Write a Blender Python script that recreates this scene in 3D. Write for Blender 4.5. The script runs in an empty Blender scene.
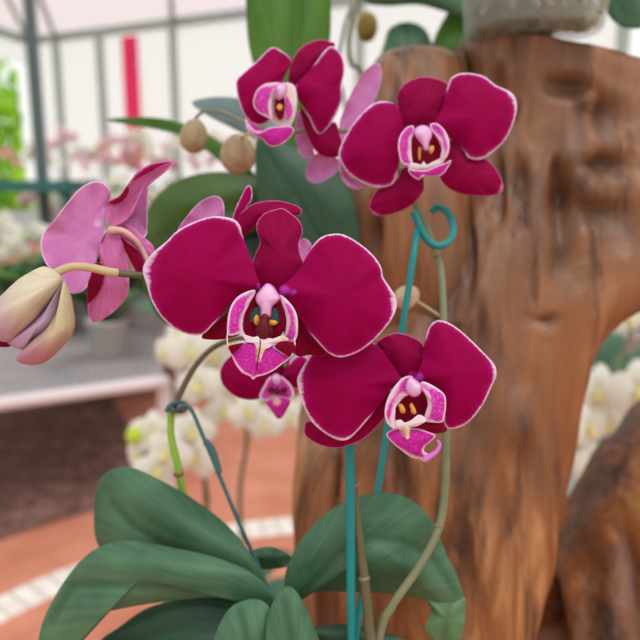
import bpy, bmesh, math, random
from mathutils import Vector, Matrix, noise as mnoise
random.seed(7)
R = math.radians
C = bpy.context.scene.collection
F = 700.0                      # focal length in pixels of the 640 px frame
PITCH = R(11.5)
CAM = Vector((0, 0, 0.95))
fwd = Vector((0, math.cos(PITCH), -math.sin(PITCH)))
up = Vector((0, math.sin(PITCH), math.cos(PITCH)))
rgt = Vector((1, 0, 0))
def P(px, py, d):
    return CAM + fwd * d + rgt * ((px - 320) / F * d) + up * ((320 - py) / F * d)
def srgb(r, g, b):
    f = lambda c: (c / 255 / 12.92) if c / 255 <= .04045 else ((c / 255 + .055) / 1.055) ** 2.4
    return (f(r), f(g), f(b), 1)

# ------------------------------------------------------------------ objects
def link(o, parent=None):
    C.objects.link(o)
    if parent is not None: o.parent = parent
    return o
def tag(o, label=None, cat=None, group=None, kind=None):
    if label: o['label'] = label
    if cat: o['category'] = cat
    if group: o['group'] = group
    if kind: o['kind'] = kind
    return o
def empty(name, loc=(0, 0, 0), parent=None):
    o = bpy.data.objects.new(name, None); o.empty_display_size = .01
    link(o, parent)
    o.location = loc
    return o
def world_parent(o, parent):
    # meshes are written in world coordinates: undo the place of the parent chain
    if parent is None: return
    off = Vector((0, 0, 0)); p = parent
    while p is not None:
        off += p.location; p = p.parent
    if o.type == 'MESH':
        o.data.transform(Matrix.Translation(-off))
def mesh_obj(name, bm, mats, parent=None, smooth=True, local=False):
    me = bpy.data.meshes.new(name)
    bm.normal_update(); bm.to_mesh(me); bm.free()
    if not isinstance(mats, (list, tuple)): mats = [mats]
    for m in mats: me.materials.append(m)
    if smooth:
        for p in me.polygons: p.use_smooth = True
    o = bpy.data.objects.new(name, me)
    link(o, parent)
    if not local: world_parent(o, parent)
    return o

# ------------------------------------------------------------------ materials
MAT = {}
class NT:
    def __init__(s, name):
        s.m = bpy.data.materials.new(name); s.m.use_nodes = True
        s.t = s.m.node_tree; s.b = s.t.nodes['Principled BSDF']; MAT[name] = s.m
    def n(s, typ, **kw):
        nd = s.t.nodes.new(typ)
        for k, v in kw.items():
            if k in nd.inputs: nd.inputs[k].default_value = v
            else: setattr(nd, k, v)
        return nd
    def l(s, a, b): s.t.links.new(a, b)
    def ramp(s, fac, stops, interp='LINEAR'):
        r = s.n('ShaderNodeValToRGB'); r.color_ramp.interpolation = interp
        e = r.color_ramp.elements
        while len(e) < len(stops): e.new(.5)
        for i, (p, c) in enumerate(stops):
            e[i].position = p; e[i].color = c if len(c) == 4 else (*c, 1)
        s.l(fac, r.inputs[0]); return r.outputs[0]
    def mix(s, fac, a, b):
        m = s.n('ShaderNodeMix', data_type='RGBA')
        for sock, v in ((m.inputs[0], fac), (m.inputs[6], a), (m.inputs[7], b)):
            if hasattr(v, 'links'): s.l(v, sock)
            else: sock.default_value = v
        return m.outputs[2]
    def math(s, op, a, b=None, clamp=False):
        m = s.n('ShaderNodeMath', operation=op); m.use_clamp = clamp
        for i, v in enumerate((a, b)):
            if v is None: continue
            if hasattr(v, 'links'): s.l(v, m.inputs[i])
            else: m.inputs[i].default_value = v
        return m.outputs[0]
    def noise(s, vec=None, scale=5, detail=3, rough=.5, mapping=None):
        nz = s.n('ShaderNodeTexNoise'); nz.inputs['Scale'].default_value = scale
        nz.inputs['Detail'].default_value = detail; nz.inputs['Roughness'].default_value = rough
        if vec is not None:
            if mapping:
                mp = s.n('ShaderNodeMapping'); mp.inputs['Scale'].default_value = mapping
                s.l(vec, mp.inputs[0]); vec = mp.outputs[0]
            s.l(vec, nz.inputs[0])
        return nz.outputs[0]
    def bump(s, h, strength=.3, dist=.001):
        b = s.n('ShaderNodeBump'); b.inputs['Strength'].default_value = strength
        b.inputs['Distance'].default_value = dist
        s.l(h, b.inputs['Height']); s.l(b.outputs[0], s.b.inputs['Normal'])
    def setc(s, c):
        if hasattr(c, 'links'): s.l(c, s.b.inputs['Base Color'])
        else: s.b.inputs['Base Color'].default_value = c
    def rough(s, v): s.b.inputs['Roughness'].default_value = v
    def spec(s, v): s.b.inputs['Specular IOR Level'].default_value = v
    def translucent(s, col, fac):
        tr = s.n('ShaderNodeBsdfTranslucent')
        if hasattr(col, 'links'): s.l(col, tr.inputs[0])
        else: tr.inputs[0].default_value = col
        mx = s.n('ShaderNodeMixShader'); mx.inputs[0].default_value = fac
        out = [x for x in s.t.nodes if x.type == 'OUTPUT_MATERIAL'][0]
        s.l(s.b.outputs[0], mx.inputs[1]); s.l(tr.outputs[0], mx.inputs[2]); s.l(mx.outputs[0], out.inputs[0])

def plain(name, c, rough=.6, spec=.3, metal=0, var=None, scale=30):
    s = NT(name); s.rough(rough); s.spec(spec); s.b.inputs['Metallic'].default_value = metal
    if var is None: s.setc(c)
    else:
        tc = s.n('ShaderNodeTexCoord')
        s.setc(s.mix(s.noise(tc.outputs['Object'], scale, 4), c, var))
    return s

def petal_mat(name, deep, bright, rimc, basal=None, speck=None, rimw=1.0, transl=.25, vein=.6, tcol=None, rimnoise=.5, edge=None):
    s = NT(name); s.rough(.6); s.spec(.06)
    uv = s.n('ShaderNodeUVMap', uv_map='petal').outputs[0]
    rim = s.n('ShaderNodeAttribute', attribute_name='rim').outputs['Fac']
    bas = s.n('ShaderNodeAttribute', attribute_name='basal').outputs['Fac']
    v = s.noise(uv, 1, 4, .6, mapping=(26, 3.0, 1))
    soft = s.noise(uv, 1, 2, .5, mapping=(3, 2.2, 1))
    f = s.math('ADD', s.math('MULTIPLY', v, vein), s.math('MULTIPLY', soft, 1 - vein))
    col = s.ramp(f, [(.30, deep), (.72, bright)])
    tc = s.n('ShaderNodeTexCoord').outputs['Object']
    if speck:
        vo = s.noise(tc, 1500, 2, .7)
        sp = s.ramp(vo, [(.50, (0, 0, 0, 1)), (.60, (1, 1, 1, 1))])
        col = s.mix(s.math('MULTIPLY', sp, speck[1]), col, speck[0])
    if basal:
        bn = s.math('ADD', bas, s.math('MULTIPLY', s.math('SUBTRACT', v, .5), .5))
        bf = s.ramp(bn, [(.35, (0, 0, 0, 1)), (.8, (1, 1, 1, 1))])
        col = s.mix(bf, col, basal)
    nz = s.noise(tc, 900, 3, .6)
    nl = s.noise(uv, 1, 3, .6, mapping=(60, 2, 1))
    e = s.math('ADD', s.math('DIVIDE', rim, rimw),
               s.math('ADD', s.math('MULTIPLY', s.math('SUBTRACT', nz, .5), rimnoise),
                      s.math('MULTIPLY', s.math('SUBTRACT', nl, .5), rimnoise * 2.2)))
    vio = s.ramp(e, [(.55, (1, 1, 1, 1)), (2.6 / 3, (0, 0, 0, 1))]) if edge is None else s.ramp(s.math('DIVIDE', e, 3.0), [(.25, (1, 1, 1, 1)), (.95, (0, 0, 0, 1))])
    col = s.mix(s.math('MULTIPLY', vio, .55), col, edge) if edge else col
    rf = s.ramp(e, [(.42, (1, 1, 1, 1)), (1.0, (0, 0, 0, 1))])
    col = s.mix(rf, col, rimc)
    s.setc(col)
    s.bump(s.math('ADD', v, s.math('MULTIPLY', nz, .25)), .10, .0004)
    if transl: s.translucent(tcol or col, transl)
    return s.m

magF = petal_mat('petal_magenta', srgb(150, 0, 66), srgb(168, 2, 88), srgb(246, 216, 244), basal=srgb(205, 70, 200), rimw=.85, edge=srgb(190, 20, 130))
magD = petal_mat('petal_magenta_sepal', srgb(136, 2, 56), srgb(162, 8, 80), srgb(222, 120, 180), basal=srgb(190, 40, 150), rimw=.5)
wineD = petal_mat('petal_wine', srgb(112, 2, 36), srgb(138, 6, 54), srgb(190, 60, 120), rimw=.35, transl=.12)
pinkB = petal_mat('petal_pale_back', srgb(222, 126, 198), srgb(242, 168, 226), srgb(252, 226, 244), basal=srgb(245, 200, 232), transl=.3, vein=.35, rimw=.8)
roseB = petal_mat('sepal_rose_back', srgb(204, 96, 158), srgb(232, 138, 196), srgb(236, 150, 205), basal=srgb(214, 160, 180), transl=.25, vein=.6, rimw=.7)
lipM = petal_mat('lip_orchid_pink', srgb(205, 22, 158), srgb(222, 60, 190), srgb(248, 220, 238), basal=srgb(247, 226, 232), speck=(srgb(238, 160, 220), .45), rimw=1.0, vein=.5, rimnoise=.35)
lipMid = petal_mat('lip_midlobe', srgb(192, 14, 140), srgb(214, 48, 174), srgb(246, 208, 232), basal=srgb(238, 190, 180), speck=(srgb(232, 120, 205), .3), rimw=.75, rimnoise=.3)
lipW = petal_mat('lip_white', srgb(240, 214, 220), srgb(250, 232, 232), srgb(252, 240, 244), basal=srgb(240, 205, 130), rimw=.4, vein=.3)
lipR = petal_mat('lip_dark_red', srgb(98, 0, 26), srgb(130, 4, 42), srgb(190, 40, 90), rimw=.25, transl=.03)
colM = petal_mat('column_pink_white', srgb(236, 176, 226), srgb(250, 214, 242), srgb(224, 130, 214), rimw=.9, transl=.2, vein=.2, rimnoise=.3)
yel = plain('callus_yellow', srgb(238, 186, 84), .5, .3, var=srgb(206, 128, 52), scale=700).m
teal_dk = plain('throat_teal', srgb(20, 108, 118), .5, .4, var=srgb(72, 84, 62), scale=500).m
redC = plain('callus_dark_red', srgb(112, 2, 30), .5, .3, var=srgb(84, 0, 22), scale=500).m
whiteP = petal_mat('petal_white', srgb(232, 230, 214), srgb(248, 247, 240), srgb(252, 252, 248), basal=srgb(222, 222, 140), transl=.3, vein=.3)
def leaf_mat(name, a, b, crease, back=False):
    s = NT(name); s.rough(.42); s.spec(.35)
    uv = s.n('ShaderNodeUVMap', uv_map='petal').outputs[0]
    tc = s.n('ShaderNodeTexCoord').outputs['Object']
    n1 = s.noise(tc, 35, 3); n2 = s.noise(uv, 1, 3, .5, mapping=(50, 1.2, 1))
    f = s.math('ADD', s.math('MULTIPLY', n1, .6), s.math('MULTIPLY', n2, .4))
    col = s.ramp(f, [(.35, a), (.68, b)])
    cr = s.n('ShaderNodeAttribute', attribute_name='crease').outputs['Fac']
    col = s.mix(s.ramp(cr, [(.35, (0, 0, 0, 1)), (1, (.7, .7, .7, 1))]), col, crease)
    dust = s.ramp(s.noise(tc, 420, 2, .7), [(.66, (0, 0, 0, 1)), (.8, (1, 1, 1, 1))])
    col = s.mix(s.math('MULTIPLY', dust, .25), col, srgb(150, 170, 150))
    s.setc(col); s.bump(n2, .12, .0006); s.translucent(col, .08)
    return s.m
leafG = leaf_mat('leaf_green', srgb(54, 92, 66), srgb(88, 128, 94), srgb(34, 66, 46))
leafO = leaf_mat('leaf_olive', srgb(48, 74, 28), srgb(74, 102, 40), srgb(38, 62, 22))
leafM = leaf_mat('leaf_deep_green', srgb(36, 68, 46), srgb(56, 92, 64), srgb(26, 54, 36))
leafD = leaf_mat('leaf_dark_green', srgb(26, 56, 38), srgb(44, 80, 54), srgb(18, 44, 28))
leafY = leaf_mat('leaf_bright_green', srgb(54, 98, 16), srgb(84, 128, 28), srgb(48, 92, 14))
leafU = leaf_mat('leaf_pale_underside', srgb(76, 112, 74), srgb(98, 134, 92), srgb(66, 100, 64))
leafGrey = leaf_mat('leaf_grey_green', srgb(96, 118, 118), srgb(128, 146, 146), srgb(80, 100, 100))
stemG = plain('stem_olive', srgb(108, 112, 82), .5, .35, var=srgb(132, 132, 102), scale=120).m
stemD = plain('stem_dark_olive', srgb(78, 82, 58), .5, .35, var=srgb(110, 98, 70), scale=120).m
stemL = plain('stem_lime', srgb(134, 178, 52), .5, .35, var=srgb(158, 196, 74), scale=100).m
stemP = plain('pedicel_cream', srgb(212, 186, 150), .5, .3, var=srgb(180, 162, 116), scale=150).m
nodeM = plain('stem_node', srgb(150, 140, 112), .6, .3, var=srgb(104, 84, 60), scale=300).m
tealM = plain('stake_teal_plastic', srgb(6, 136, 134), .35, .5, var=srgb(2, 118, 122), scale=60).m
tealW = plain('wire_teal', srgb(52, 112, 116), .45, .5, var=srgb(70, 92, 92), scale=300).m

# ------------------------------------------------------------------ shape helpers
def px(pts, ox=0, oy=0, s=1.0):
    return [(ox + x / s, oy + y / s) for x, y in pts]
def catmull(pts, n, closed=True):
    out = []; N = len(pts); rng = N if closed else N - 1
    for i in range(rng):
        if closed: p = [Vector(pts[(i + k) % N]) for k in (-1, 0, 1, 2)]
        else: p = [Vector(pts[max(0, min(N - 1, i + k))]) for k in (-1, 0, 1, 2)]
        for j in range(n):
            t = j / n
            out.append(.5 * ((2 * p[1]) + (p[2] - p[0]) * t + (2 * p[0] - 5 * p[1] + 4 * p[2] - p[3]) * t * t
                             + (3 * p[1] - p[0] - 3 * p[2] + p[3]) * t ** 3))
    if not closed: out.append(Vector(pts[-1]))
    return out
def resample(poly, M):
    L = [0]; N = len(poly)
    for i in range(N): L.append(L[-1] + (poly[(i + 1) % N] - poly[i]).length)
    out = []; k = 0
    for j in range(M):
        s = L[-1] * j / M
        while L[k + 1] < s: k += 1
        t = (s - L[k]) / max(1e-9, L[k + 1] - L[k])
        out.append(poly[k].lerp(poly[(k + 1) % N], t))
    return out
def segdist(p, a, b):
    ab = b - a; t = max(0, min(1, (p - a).dot(ab) / max(1e-9, ab.length_squared)))
    return (p - a - ab * t).length

def petal(name, outline, base, d, mats, parent, tx=0, ty=0, bulge=.004, ruf=.0008, rk=5, th=.0006, cen=None,
          wide=(), spots=(), crease=None, cdepth=.003, M=72, N=10, cushion=0, depthfn=None, rimmul=1.0, local=False, curlx=0, basefade=None):
    if basefade is None: basefade = name in ('petal', 'sepal')
    """A petal or leaf: the outline seen from the front, laid on a curved surface at its real distance, with thickness."""
    o = resample(catmull([Vector(q) for q in outline], 8), M)
    A = sum(o[i].x * o[(i + 1) % M].y - o[(i + 1) % M].x * o[i].y for i in range(M)) / 2
    if A < 0: o.reverse()
    if cen is None:
        cx = sum((o[i].x + o[(i + 1) % M].x) * (o[i].x * o[(i + 1) % M].y - o[(i + 1) % M].x * o[i].y) for i in range(M)) / (6 * abs(A))
        cy = sum((o[i].y + o[(i + 1) % M].y) * (o[i].x * o[(i + 1) % M].y - o[(i + 1) % M].x * o[i].y) for i in range(M)) / (6 * abs(A))
        cen = (cx, cy)
    c = Vector(cen); b = Vector(base); s = d / F
    size = math.sqrt(abs(A))
    seed = random.random() * 50
    bm = bmesh.new()
    lr = bm.verts.layers.float.new('rim'); lb = bm.verts.layers.float.new('basal'); lc = bm.verts.layers.float.new('crease')
    uvl = bm.loops.layers.uv.new('petal')
    info = {}
    axis = math.atan2(c.y - b.y, c.x - b.x) if (c - b).length > 1 else 0
    def put(q, t, phi, back):
        r = (1 - t * t)
        z = tx * (q.x - b.x) * s + ty * (q.y - b.y) * s - bulge * r
        z += ruf * t ** 3 * math.sin(rk * phi + seed) + ruf * .5 * t ** 3 * math.sin((2 * rk + 1) * phi + seed * 2)
        cr = 0
        if crease:
            dc = min(segdist(q, Vector(crease[i]), Vector(crease[i + 1])) for i in range(len(crease) - 1)) * s
            cr = max(0, 1 - dc / .0045); z += cdepth * math.exp(-(dc / .007) ** 2) * (1 - t ** 4)
        if curlx: z += curlx * ((q.x - c.x) * s) ** 2
        if depthfn: z += depthfn(q.x, q.y)
        if back: z += th * (1 - .7 * t ** 4) + cushion * math.sqrt(max(0, 1 - t * t))
        elif cushion: z -= cushion * math.sqrt(max(0, 1 - t * t))
        v = bm.verts.new(P(q.x, q.y, d + z))
        rd = min(segdist(q, o[i], o[(i + 1) % M]) for i in range(0, M)) * s * 1000
        w = 1.0; fb = min(1, max(0, ((q - b).length / size - .22) / .42)); fb = fb * fb * (3 - 2 * fb); add = (1 - fb) * 2.6 if basefade else 0
        for (wx, wy, wr, wm) in wide: w += (wm - 1) * math.exp(-(((q.x - wx) ** 2 + (q.y - wy) ** 2) / wr ** 2))
        v[lr] = rd / (w * rimmul) + .12 + add
        bs = 0
        for (sx, sy, sr) in spots: bs = max(bs, math.exp(-((q.x - sx) ** 2 + (q.y - sy) ** 2) / sr ** 2))
        v[lb] = bs; v[lc] = cr
        ang = math.atan2(q.y - b.y, q.x - b.x) - axis
        while ang > math.pi: ang -= 2 * math.pi
        while ang < -math.pi: ang += 2 * math.pi
        info[v] = (ang / 2 + .5, (q - b).length / size)
        return v
    sides = []
    for back in (0, 1):
        rings = [[put(c, 0, 0, back)]]
        for k in range(1, N + 1):
            t = k / N; t = 1 - (1 - t) ** 1.35
            if back and k == N: rings.append(sides[0][-1] if (th == 0 or cushion) else [put(o[i], 1, 2 * math.pi * i / M, 1) for i in range(M)])
            else: rings.append([put(c.lerp(o[i], t), t, 2 * math.pi * i / M, back) for i in range(M)])
        sides.append(rings)
        for i in range(M):
            j = (i + 1) % M
            vs = [rings[0][0], rings[1][i], rings[1][j]]
            f = bm.faces.new(vs if back else vs[::-1]); f.material_index = back
            for k in range(1, N):
                vs = [rings[k][i], rings[k + 1][i], rings[k + 1][j], rings[k][j]]
                f = bm.faces.new(vs if back else vs[::-1]); f.material_index = back
    if sides[0][-1] is not sides[1][-1]:
        a, e = sides[0][-1], sides[1][-1]
        for i in range(M):
            j = (i + 1) % M
            f = bm.faces.new([a[i], a[j], e[j], e[i]][::-1]); f.material_index = 0
    for f in bm.faces:
        for l in f.loops: l[uvl].uv = info[l.vert]
    bmesh.ops.recalc_face_normals(bm, faces=bm.faces)
    if not isinstance(mats, (list, tuple)): mats = [mats, mats]
    return mesh_obj(name, bm, mats, parent)

def tube_bm(bm, pts, rad, seg=12, sub=6, cap=True):
    P3 = catmull([Vector(p) for p in pts], sub, closed=False)
    n = len(P3)
    if not isinstance(rad, (list, tuple)): rad = [rad] * len(pts)
    def rr(i):
        u = i / (n - 1) * (len(rad) - 1); k = min(int(u), len(rad) - 2); return rad[k] + (rad[k + 1] - rad[k]) * (u - k)
    prev = None; rings = []
    ref = Vector((0, 1, 0.1)).normalized()
    for i in range(n):
        t = (P3[min(i + 1, n - 1)] - P3[max(i - 1, 0)]).normalized()
        if prev is None:
            a = t.cross(ref)
            if a.length < .1: a = t.cross(Vector((1, 0, 0)))
        else: a = prev - t * prev.dot(t)
        a.normalize(); prev = a; bb = t.cross(a)
        rings.append([bm.verts.new(P3[i] + (a * math.cos(2 * math.pi * k / seg) + bb * math.sin(2 * math.pi * k / seg)) * rr(i)) for k in range(seg)])
    for i in range(n - 1):
        for k in range(seg):
            bm.faces.new([rings[i][k], rings[i][(k + 1) % seg], rings[i + 1][(k + 1) % seg], rings[i + 1][k]])
    if cap: bm.faces.new(rings[0][::-1]); bm.faces.new(rings[-1])
    return bm
def tube(name, pts, rad, mat, parent=None, **k):
    return mesh_obj(name, tube_bm(bmesh.new(), pts, rad, **k), mat, parent)
def ptube(name, pts3, rad, mat, parent=None, **k):
    return tube(name, [P(*p) for p in pts3], rad, mat, parent, **k)
def ellipsoid_bm(bm, c, rx, ry, rz, rot=None, furrow=0, nf=3, u=24, v=16, point=0):
    vs = []
    rot = rot or Matrix.Identity(3)
    for i in range(v + 1):
        th = math.pi * i / v; row = []
        for k in range(u):
            ph = 2 * math.pi * k / u
            q = 1 - furrow * (abs(math.cos(nf * ph / 2)) ** 8) * math.sin(th)
            zz = math.cos(th); rr = math.sin(th) * q * (1 - point * zz * .35)
            row.append(bm.verts.new(Vector(c) + rot @ Vector((rx * rr * math.cos(ph), ry * rr * math.sin(ph), rz * zz))))
        vs.append(row)
    for i in range(v):
        for k in range(u):
            bm.faces.new([vs[i][k], vs[i][(k + 1) % u], vs[i + 1][(k + 1) % u], vs[i + 1][k]])
    bmesh.ops.remove_doubles(bm, verts=bm.verts, dist=1e-6)
    bmesh.ops.recalc_face_normals(bm, faces=bm.faces)
    return bm
def box_bm(bm, x0, x1, y0, y1, z0, z1, M4=None):
    r = bmesh.ops.create_cube(bm, size=1)
    for v in r['verts']:
        v.co = Vector(((x0 + x1) / 2 + v.co.x * (x1 - x0), (y0 + y1) / 2 + v.co.y * (y1 - y0), (z0 + z1) / 2 + v.co.z * (z1 - z0)))
        if M4: v.co = M4 @ v.co
    return bm
def box(name, x0, x1, y0, y1, z0, z1, mat, parent=None, bevel=0, M4=None):
    bm = box_bm(bmesh.new(), x0, x1, y0, y1, z0, z1, M4)
    if bevel: bmesh.ops.bevel(bm, geom=bm.edges[:], offset=bevel, segments=2, affect='EDGES')
    return mesh_obj(name, bm, mat, parent, smooth=False)
def lathe_bm(bm, prof, c, seg=32):
    rings = []
    for r, z in prof:
        rings.append([bm.verts.new(Vector(c) + Vector((r * math.cos(2 * math.pi * k / seg), r * math.sin(2 * math.pi * k / seg), z))) for k in range(seg)])
    for i in range(len(rings) - 1):
        for k in range(seg):
            bm.faces.new([rings[i][k], rings[i][(k + 1) % seg], rings[i + 1][(k + 1) % seg], rings[i + 1][k]])
    bm.faces.new(rings[0][::-1])
    return bm

# ================================================================== THE PURPLE ORCHID (pot, rosette, spikes, flowers, buds)
POTC = Vector((-.016, .285, .575))
plant = empty('moth_orchid', POTC)
tag(plant, 'large magenta moth orchid with white-rimmed flowers and broad green leaves, in front of the driftwood', 'orchid')
potM = plain('pot_brown_plastic', srgb(92, 58, 44), .5, .4, var=srgb(78, 48, 36), scale=20).m
barkM = plain('bark_mix', srgb(84, 58, 40), .9, .1, var=srgb(48, 34, 26), scale=90).m
pot = mesh_obj('pot', lathe_bm(bmesh.new(), [(.040, 0), (.050, .10), (.054, .10), (.054, .112), (.048, .112), (.047, .095), (.001, .094)], POTC), potM, plant)
bm = bmesh.new()
for i in range(60):
    a = random.random() * 6.28; r = .043 * math.sqrt(random.random())
    ellipsoid_bm(bm, POTC + Vector((r * math.cos(a), r * math.sin(a), .093 + random.random() * .006)), .007, .005, .003, Matrix.Rotation(a, 3, 'Z'), u=8, v=6)
tag(mesh_obj('bark', bm, barkM, plant), kind='stuff')
tube('crown', [P(292, 700, .300), P(286, 640, .304), P(285, 600, .308)], [.010, .009, .005], leafG, plant)

# --- leaves
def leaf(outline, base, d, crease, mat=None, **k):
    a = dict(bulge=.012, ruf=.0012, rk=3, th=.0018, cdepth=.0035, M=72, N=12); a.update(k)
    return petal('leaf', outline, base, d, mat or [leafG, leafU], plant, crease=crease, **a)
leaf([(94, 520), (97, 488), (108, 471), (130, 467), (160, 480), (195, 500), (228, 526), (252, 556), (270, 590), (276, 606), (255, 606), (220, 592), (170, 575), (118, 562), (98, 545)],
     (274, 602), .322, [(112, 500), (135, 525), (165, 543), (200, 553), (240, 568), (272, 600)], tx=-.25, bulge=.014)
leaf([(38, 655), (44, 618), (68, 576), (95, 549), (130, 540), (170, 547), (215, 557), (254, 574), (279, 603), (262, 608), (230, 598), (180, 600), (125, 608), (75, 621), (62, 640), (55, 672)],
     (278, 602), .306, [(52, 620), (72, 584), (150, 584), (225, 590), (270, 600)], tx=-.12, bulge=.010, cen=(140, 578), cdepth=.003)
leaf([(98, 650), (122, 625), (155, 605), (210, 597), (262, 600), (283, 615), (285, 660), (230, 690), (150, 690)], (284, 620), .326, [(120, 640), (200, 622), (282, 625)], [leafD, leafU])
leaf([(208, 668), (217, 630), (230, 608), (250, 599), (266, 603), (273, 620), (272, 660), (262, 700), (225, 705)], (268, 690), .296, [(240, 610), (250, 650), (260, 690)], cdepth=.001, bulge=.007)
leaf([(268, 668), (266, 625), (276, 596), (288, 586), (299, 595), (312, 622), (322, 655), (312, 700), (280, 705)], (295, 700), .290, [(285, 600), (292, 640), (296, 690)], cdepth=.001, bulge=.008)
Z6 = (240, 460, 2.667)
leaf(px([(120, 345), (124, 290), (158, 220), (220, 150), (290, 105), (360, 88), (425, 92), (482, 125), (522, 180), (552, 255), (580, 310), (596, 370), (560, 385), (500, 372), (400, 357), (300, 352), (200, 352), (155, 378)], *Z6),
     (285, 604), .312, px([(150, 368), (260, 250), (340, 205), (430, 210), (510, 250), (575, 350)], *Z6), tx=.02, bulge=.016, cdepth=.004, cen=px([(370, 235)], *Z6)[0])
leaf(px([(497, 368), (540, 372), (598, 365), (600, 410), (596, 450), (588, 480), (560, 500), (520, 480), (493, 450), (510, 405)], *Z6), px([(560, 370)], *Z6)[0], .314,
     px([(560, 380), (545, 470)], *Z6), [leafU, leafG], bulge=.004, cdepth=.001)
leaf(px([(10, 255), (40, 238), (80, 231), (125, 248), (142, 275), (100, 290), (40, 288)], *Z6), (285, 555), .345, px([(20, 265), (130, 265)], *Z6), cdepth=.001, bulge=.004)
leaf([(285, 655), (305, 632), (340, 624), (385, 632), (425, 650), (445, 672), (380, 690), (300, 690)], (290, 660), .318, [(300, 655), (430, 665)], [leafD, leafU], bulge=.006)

# --- spikes (flower stems)
def node_ring(p, r, axis):
    bm = bmesh.new(); ellipsoid_bm(bm, p, r, r, r * .55, Vector(axis).to_track_quat('Z', 'Y').to_matrix(), u=14, v=8); return bm
def stem(pts3, rad, mat, nodes=(), parent=None):
    s = ptube('flower_stem', pts3, rad, mat, parent or plant)
    for (i, q) in nodes:
        a, b = Vector(P(*pts3[i])), Vector(P(*pts3[i + 1]))
        c = a.lerp(b, q)
        mesh_obj('stem_node', node_ring(c, (rad if not isinstance(rad, list) else rad[i]) * 1.22, b - a), nodeM, s)
    return s
K = .0004
stem([(340, 790, .296), (368, 660, .290), (369, 625, .290), (364, 578, .290), (358, 530, .290), (353, 480, .289), (348, 430, .287), (338, 370, .283), (320, 330, .274), (285, 300, .268),
      (230, 285, .266), (190, 279, .265), (162, 276.5, .264), (143, 275.5, .262), (117, 273, .259)], [.0024, .0023, .0022, .0021, .0019, .0018, .0018, .0017, .0016, .0015, .0013, .0012, .0012, .00125, .0014], stemD,
     [(3, .0), (4, .9), (12, .9)])
stem([(345, 790, .298), (378, 640, .293), (392, 606, .292), (418, 568, .296), (438, 530, .300), (445, 490, .304), (446, 430, .308), (444, 350, .315), (443, 300, .323), (440, 265, .330), (430, 235, .334), (418, 210, .336), (405, 180, .335),
      (385, 150, .335), (360, 133, .338), (325, 131, .338), (303, 131, .338), (285, 133, .340), (260, 128, .350), (240, 120, .365), (222, 112, .385), (205, 111, .40), (196, 118, .402), (195, 124, .403)],
     [.0022, .0020, .0018, .0018, .0018, .0018, .0018, .0017, .0017, .0017, .0017, .0016, .0015, .0013, .0012, .0010, .0010, .0010, .0010, .0009, .0009, .0009, .0009, .0009], stemG, [(4, .1), (9, .3), (19, .5)])

def flower(name_label, centre):
    fl = empty('flower', (0, 0, 0), plant)
    fl.location = P(*centre) - POTC
    fl['label'] = name_label
    return fl

def white_back(*a, **k): pass

# --- F1: the big front flower
f1 = flower('largest fully open magenta flower facing front', (267, 300, .252))
Z2 = (140, 200, 4.571); Z3 = (270, 220, 4.571); Z1 = (130, 190, 2.2857); ZL = (210, 260, 4.92)
D = .252
petal('petal', px([(548, 385), (500, 250), (468, 160), (458, 118), (425, 86), (350, 74), (290, 84), (220, 112), (165, 145), (120, 190), (60, 240), (20, 290), (13, 330), (28, 380), (48, 450), (80, 510), (122, 560), (180, 600), (240, 619), (290, 612), (325, 580), (370, 530), (420, 475), (490, 430), (540, 405)], *Z2),
      px([(550, 395)], *Z2)[0], D - .001, [magF, pinkB], f1, tx=-.10, ty=.04, bulge=.006, ruf=.0012, wide=[(148, 262, 16, 3.2), (150, 275, 12, 2.5), (235, 222, 16, 1.5)], spots=[(259, 286, 3)], cen=px([(260, 350)], *Z2)[0], N=14, M=96)
petal('petal', px([(38, 325), (45, 305), (80, 280), (130, 228), (168, 165), (200, 110), (240, 75), (300, 62), (350, 72), (420, 115), (475, 165), (510, 218), (517, 260), (550, 310), (574, 350), (579, 400), (552, 460), (500, 525), (440, 580), (380, 614), (320, 628), (270, 610), (215, 555), (170, 500), (130, 440), (90, 390), (50, 350)], *Z3),
      px([(38, 325)], *Z3)[0], D - .001, [magF, pinkB], f1, tx=.08, ty=.05, bulge=.006, ruf=.0012, wide=[(393, 302, 10, 3.5)], spots=[(284, 290, 6), (293, 292, 4)], cen=px([(330, 350)], *Z3)[0], N=14, M=96)
petal('sepal', px([(275, 190), (285, 150), (297, 120), (290, 95), (290, 75), (305, 55), (330, 45), (350, 42), (370, 55), (388, 72), (395, 95), (386, 125), (390, 150), (400, 180), (380, 215), (345, 235), (315, 235), (290, 215)], *Z1),
      px([(330, 235)], *Z1)[0], D + .005, [magD, roseB], f1, ty=-.15, bulge=.005, spots=[(270, 293, 6)])
petal('sepal', px([(300, 250), (245, 262), (215, 285), (190, 308), (163, 335), (180, 342), (222, 340), (262, 325), (305, 290)], *Z1), (262, 305), D + .007, [wineD, roseB], f1, bulge=.002, tx=-.1)
petal('sepal', px([(335, 250), (370, 262), (398, 300), (424, 338), (450, 368), (442, 380), (410, 377), (383, 380), (360, 350), (345, 300)], *Z1), (274, 305), D + .007, [wineD, roseB], f1, bulge=.002, tx=.1)
def lip(outline, Z, base, d, mat, fl, name='lip_lobe', **k):
    a = dict(bulge=.0015, ruf=.0003, rk=4, th=.0005, M=56, N=9); a.update(k)
    return petal(name, px(outline, *Z), px([base], *Z)[0], d, mat, fl, **a)
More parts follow.
